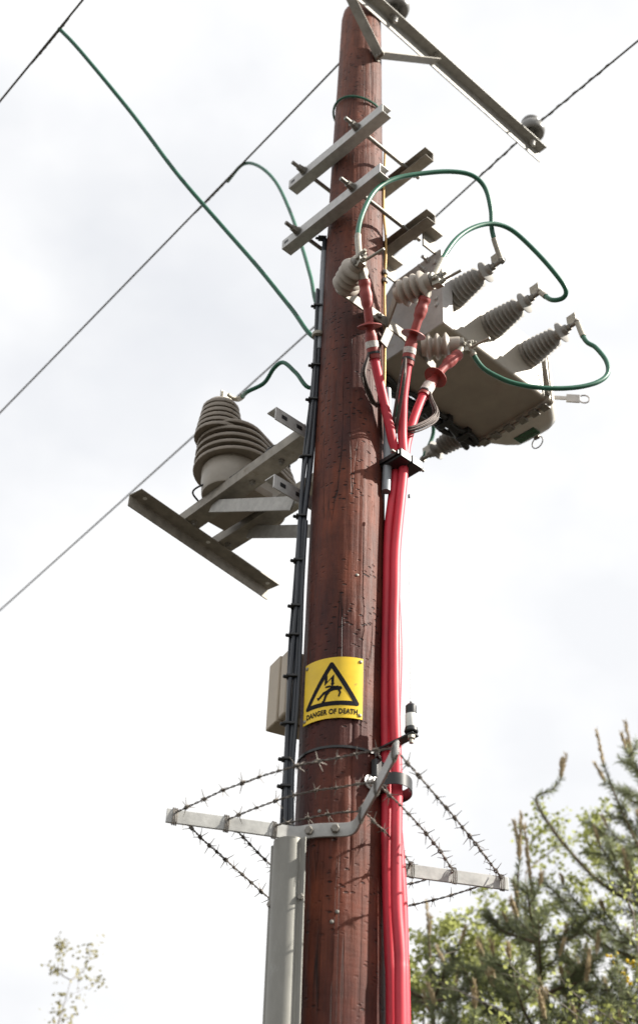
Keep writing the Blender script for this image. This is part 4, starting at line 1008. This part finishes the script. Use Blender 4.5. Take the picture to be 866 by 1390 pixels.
pine((0.98, 9.6, 0), 4.92, 'low bushy pine just right of the red cables', 37, 7, 0.75, top_candle=0.25)

def leafy(base, h, label, seed, blobs, m, nleaf, group, bark='bbark', size=0.028, name='birch_tree', thin=1.0):
    rnd = random.Random(seed); base = V(base)
    t = thing(name, label, 'tree', base, group)
    tr, br, lf = Mb(), Mb(), Mb()
    top = base+EZ*h
    ax = [base+EZ*(h*i/12)+V((0.06*math.sin(i*0.9+seed), 0.06*math.cos(i*0.7+seed), 0)) for i in range(13)]
    tr.tube(ax, [0.05*thin*(1-0.9*i/12) for i in range(13)], 8)
    nodes = [(p, 0.014*thin) for p in ax[4:]]                  # points a new branch may spring from
    for (c, rad_, nb) in blobs:
        c = V(c)
        for k in range(nb):
            e = c+V((rnd.gauss(0, 1), rnd.gauss(0, 1), rnd.gauss(0, 0.8)))*rad_*0.55
            cand = [n for n in nodes if n[0].z < e.z-0.05] or nodes
            s_, r_ = min(rnd.sample(cand, min(len(cand), 30)), key=lambda n: (n[0]-e).length)
            L_ = (e-s_).length
            mid = s_.lerp(e, 0.5)+V((rnd.gauss(0, 1), rnd.gauss(0, 1), 0.6+rnd.gauss(0, 1)))*0.08*L_; q = spline([s_, mid, e], 6)
            r0 = max(0.0035*thin, r_*0.75); br.tube(q, [r0*(1-0.8*i/(len(q)-1)) for i in range(len(q))], 5)
            nodes += [(p, r0*0.6) for p in q[4::3]]
            for j in range(nleaf):
                f = rnd.uniform(0.3, 1.0); b = q[min(len(q)-1, int(f*(len(q)-1)))]+V((rnd.gauss(0, 1), rnd.gauss(0, 1), rnd.gauss(0, 1)))*0.035
                d = V((rnd.uniform(-1, 1), rnd.uniform(-1, 1), rnd.uniform(-1, 0.3))).normalized(); s2 = d.cross(V((rnd.uniform(-1, 1), rnd.uniform(-1, 1), rnd.uniform(-1, 1)))).normalized()
                l = size*rnd.uniform(0.7, 1.5); o = len(lf.v); nrm = d.cross(s2)*l*0.12
                lf.v += [b, b+d*l*0.45+s2*l*0.42+nrm, b+d*l*1.1, b+d*l*0.45-s2*l*0.42+nrm]; lf.f += [(o, o+1, o+2), (o, o+2, o+3)]
    build(tr, 'trunk', bark, t); build(br, 'branches', bark, t)
    o = build(lf, 'leaves', m, t, sharp=180); o['kind'] = 'stuff'
    return t
GB = 'leafy birches and saplings round the pole'
leafy((1.9, 11.2, 0), 6.1, 'fresh green birch glowing behind the pines at right', 3, [((1.65, 11.0, 5.3), 0.5, 20), ((2.3, 11.1, 5.9), 0.6, 22), ((2.8, 11.0, 6.3), 0.6, 20), ((2.3, 11.0, 5.2), 0.7, 26)], 'leaf', 48, GB, size=0.036)
leafy((1.05, 10.8, 0), 5.2, 'small pale green birch beside the lower red cables', 8, [((0.85, 10.6, 4.9), 0.45, 34), ((1.25, 10.7, 5.15), 0.5, 36), ((1.0, 10.6, 4.5), 0.5, 34), ((1.6, 10.6, 4.9), 0.5, 30)], 'leaf', 44, GB, size=0.034)
leafy((2.0, 8.0, 0), 4.6, 'bright green birch in front of the pines at the lower right corner', 29, [((2.15, 8.0, 4.6), 0.3, 12), ((1.75, 8.05, 3.95), 0.35, 14), ((2.15, 8.0, 4.15), 0.35, 14), ((1.1, 8.1, 4.0), 0.35, 16)], 'leaf', 14, GB, size=0.026)
leafy((-1.86, 11.0, -0.06), 5.0, 'sparse sapling showing its top at the lower left', 15, [((-1.86, 11.0, 4.72), 0.25, 7), ((-2.0, 11.0, 5.03), 0.12, 4), ((-2.02, 11.0, 5.25), 0.07, 3), ((-1.75, 11.0, 4.98), 0.16, 4), ((-1.64, 11.0, 5.2), 0.07, 3)], 'leaf2', 13, GB, size=0.03, name='sapling', thin=0.45)
# gorse bush with yellow bloom low at the right
gb = thing('gorse_bush', 'yellow flowering gorse sprigs at the lower right edge', 'bush', V((2.55, 8.4, 0)))
rnd = random.Random(4); s1, s2_, s3 = Mb(), Mb(), Mb()
for k in range(16):
    e = V((2.12+rnd.uniform(-0.2, 0.4), 8.4+rnd.uniform(-0.3, 0.3), 4.1+rnd.uniform(0, 0.6))); q = spline([V((2.3, 8.4, 0.0)), V((2.3, 8.4, 2.5))+V((rnd.uniform(-.2, .2), 0, 0)), e-EZ*0.5, e], 6)
    s1.tube(q, [0.007*(1-0.8*i/(len(q)-1)) for i in range(len(q))], 5)
    for a, b in zip(q[-13:], q[-12:]): needles(s2_, a, b, 40, 0.035, rnd, tilt=0.8, wd=0.003)
    if k % 3 == 0:
        for j in range(6):
            c = e+V((rnd.gauss(0, 1), rnd.gauss(0, 1), rnd.gauss(0, 1)))*0.03; s3.lathe([(0.002, -0.012), (0.012, 0), (0.004, 0.014)], c, V((rnd.uniform(-1, 1), rnd.uniform(-1, 1), 1)), 6)
build(s1, 'stems', 'bark', gb); o = build(s2_, 'spines', 'needle', gb, sharp=180); o['kind'] = 'stuff'; o = build(s3, 'blossom', 'bloom', gb); o['kind'] = 'stuff'
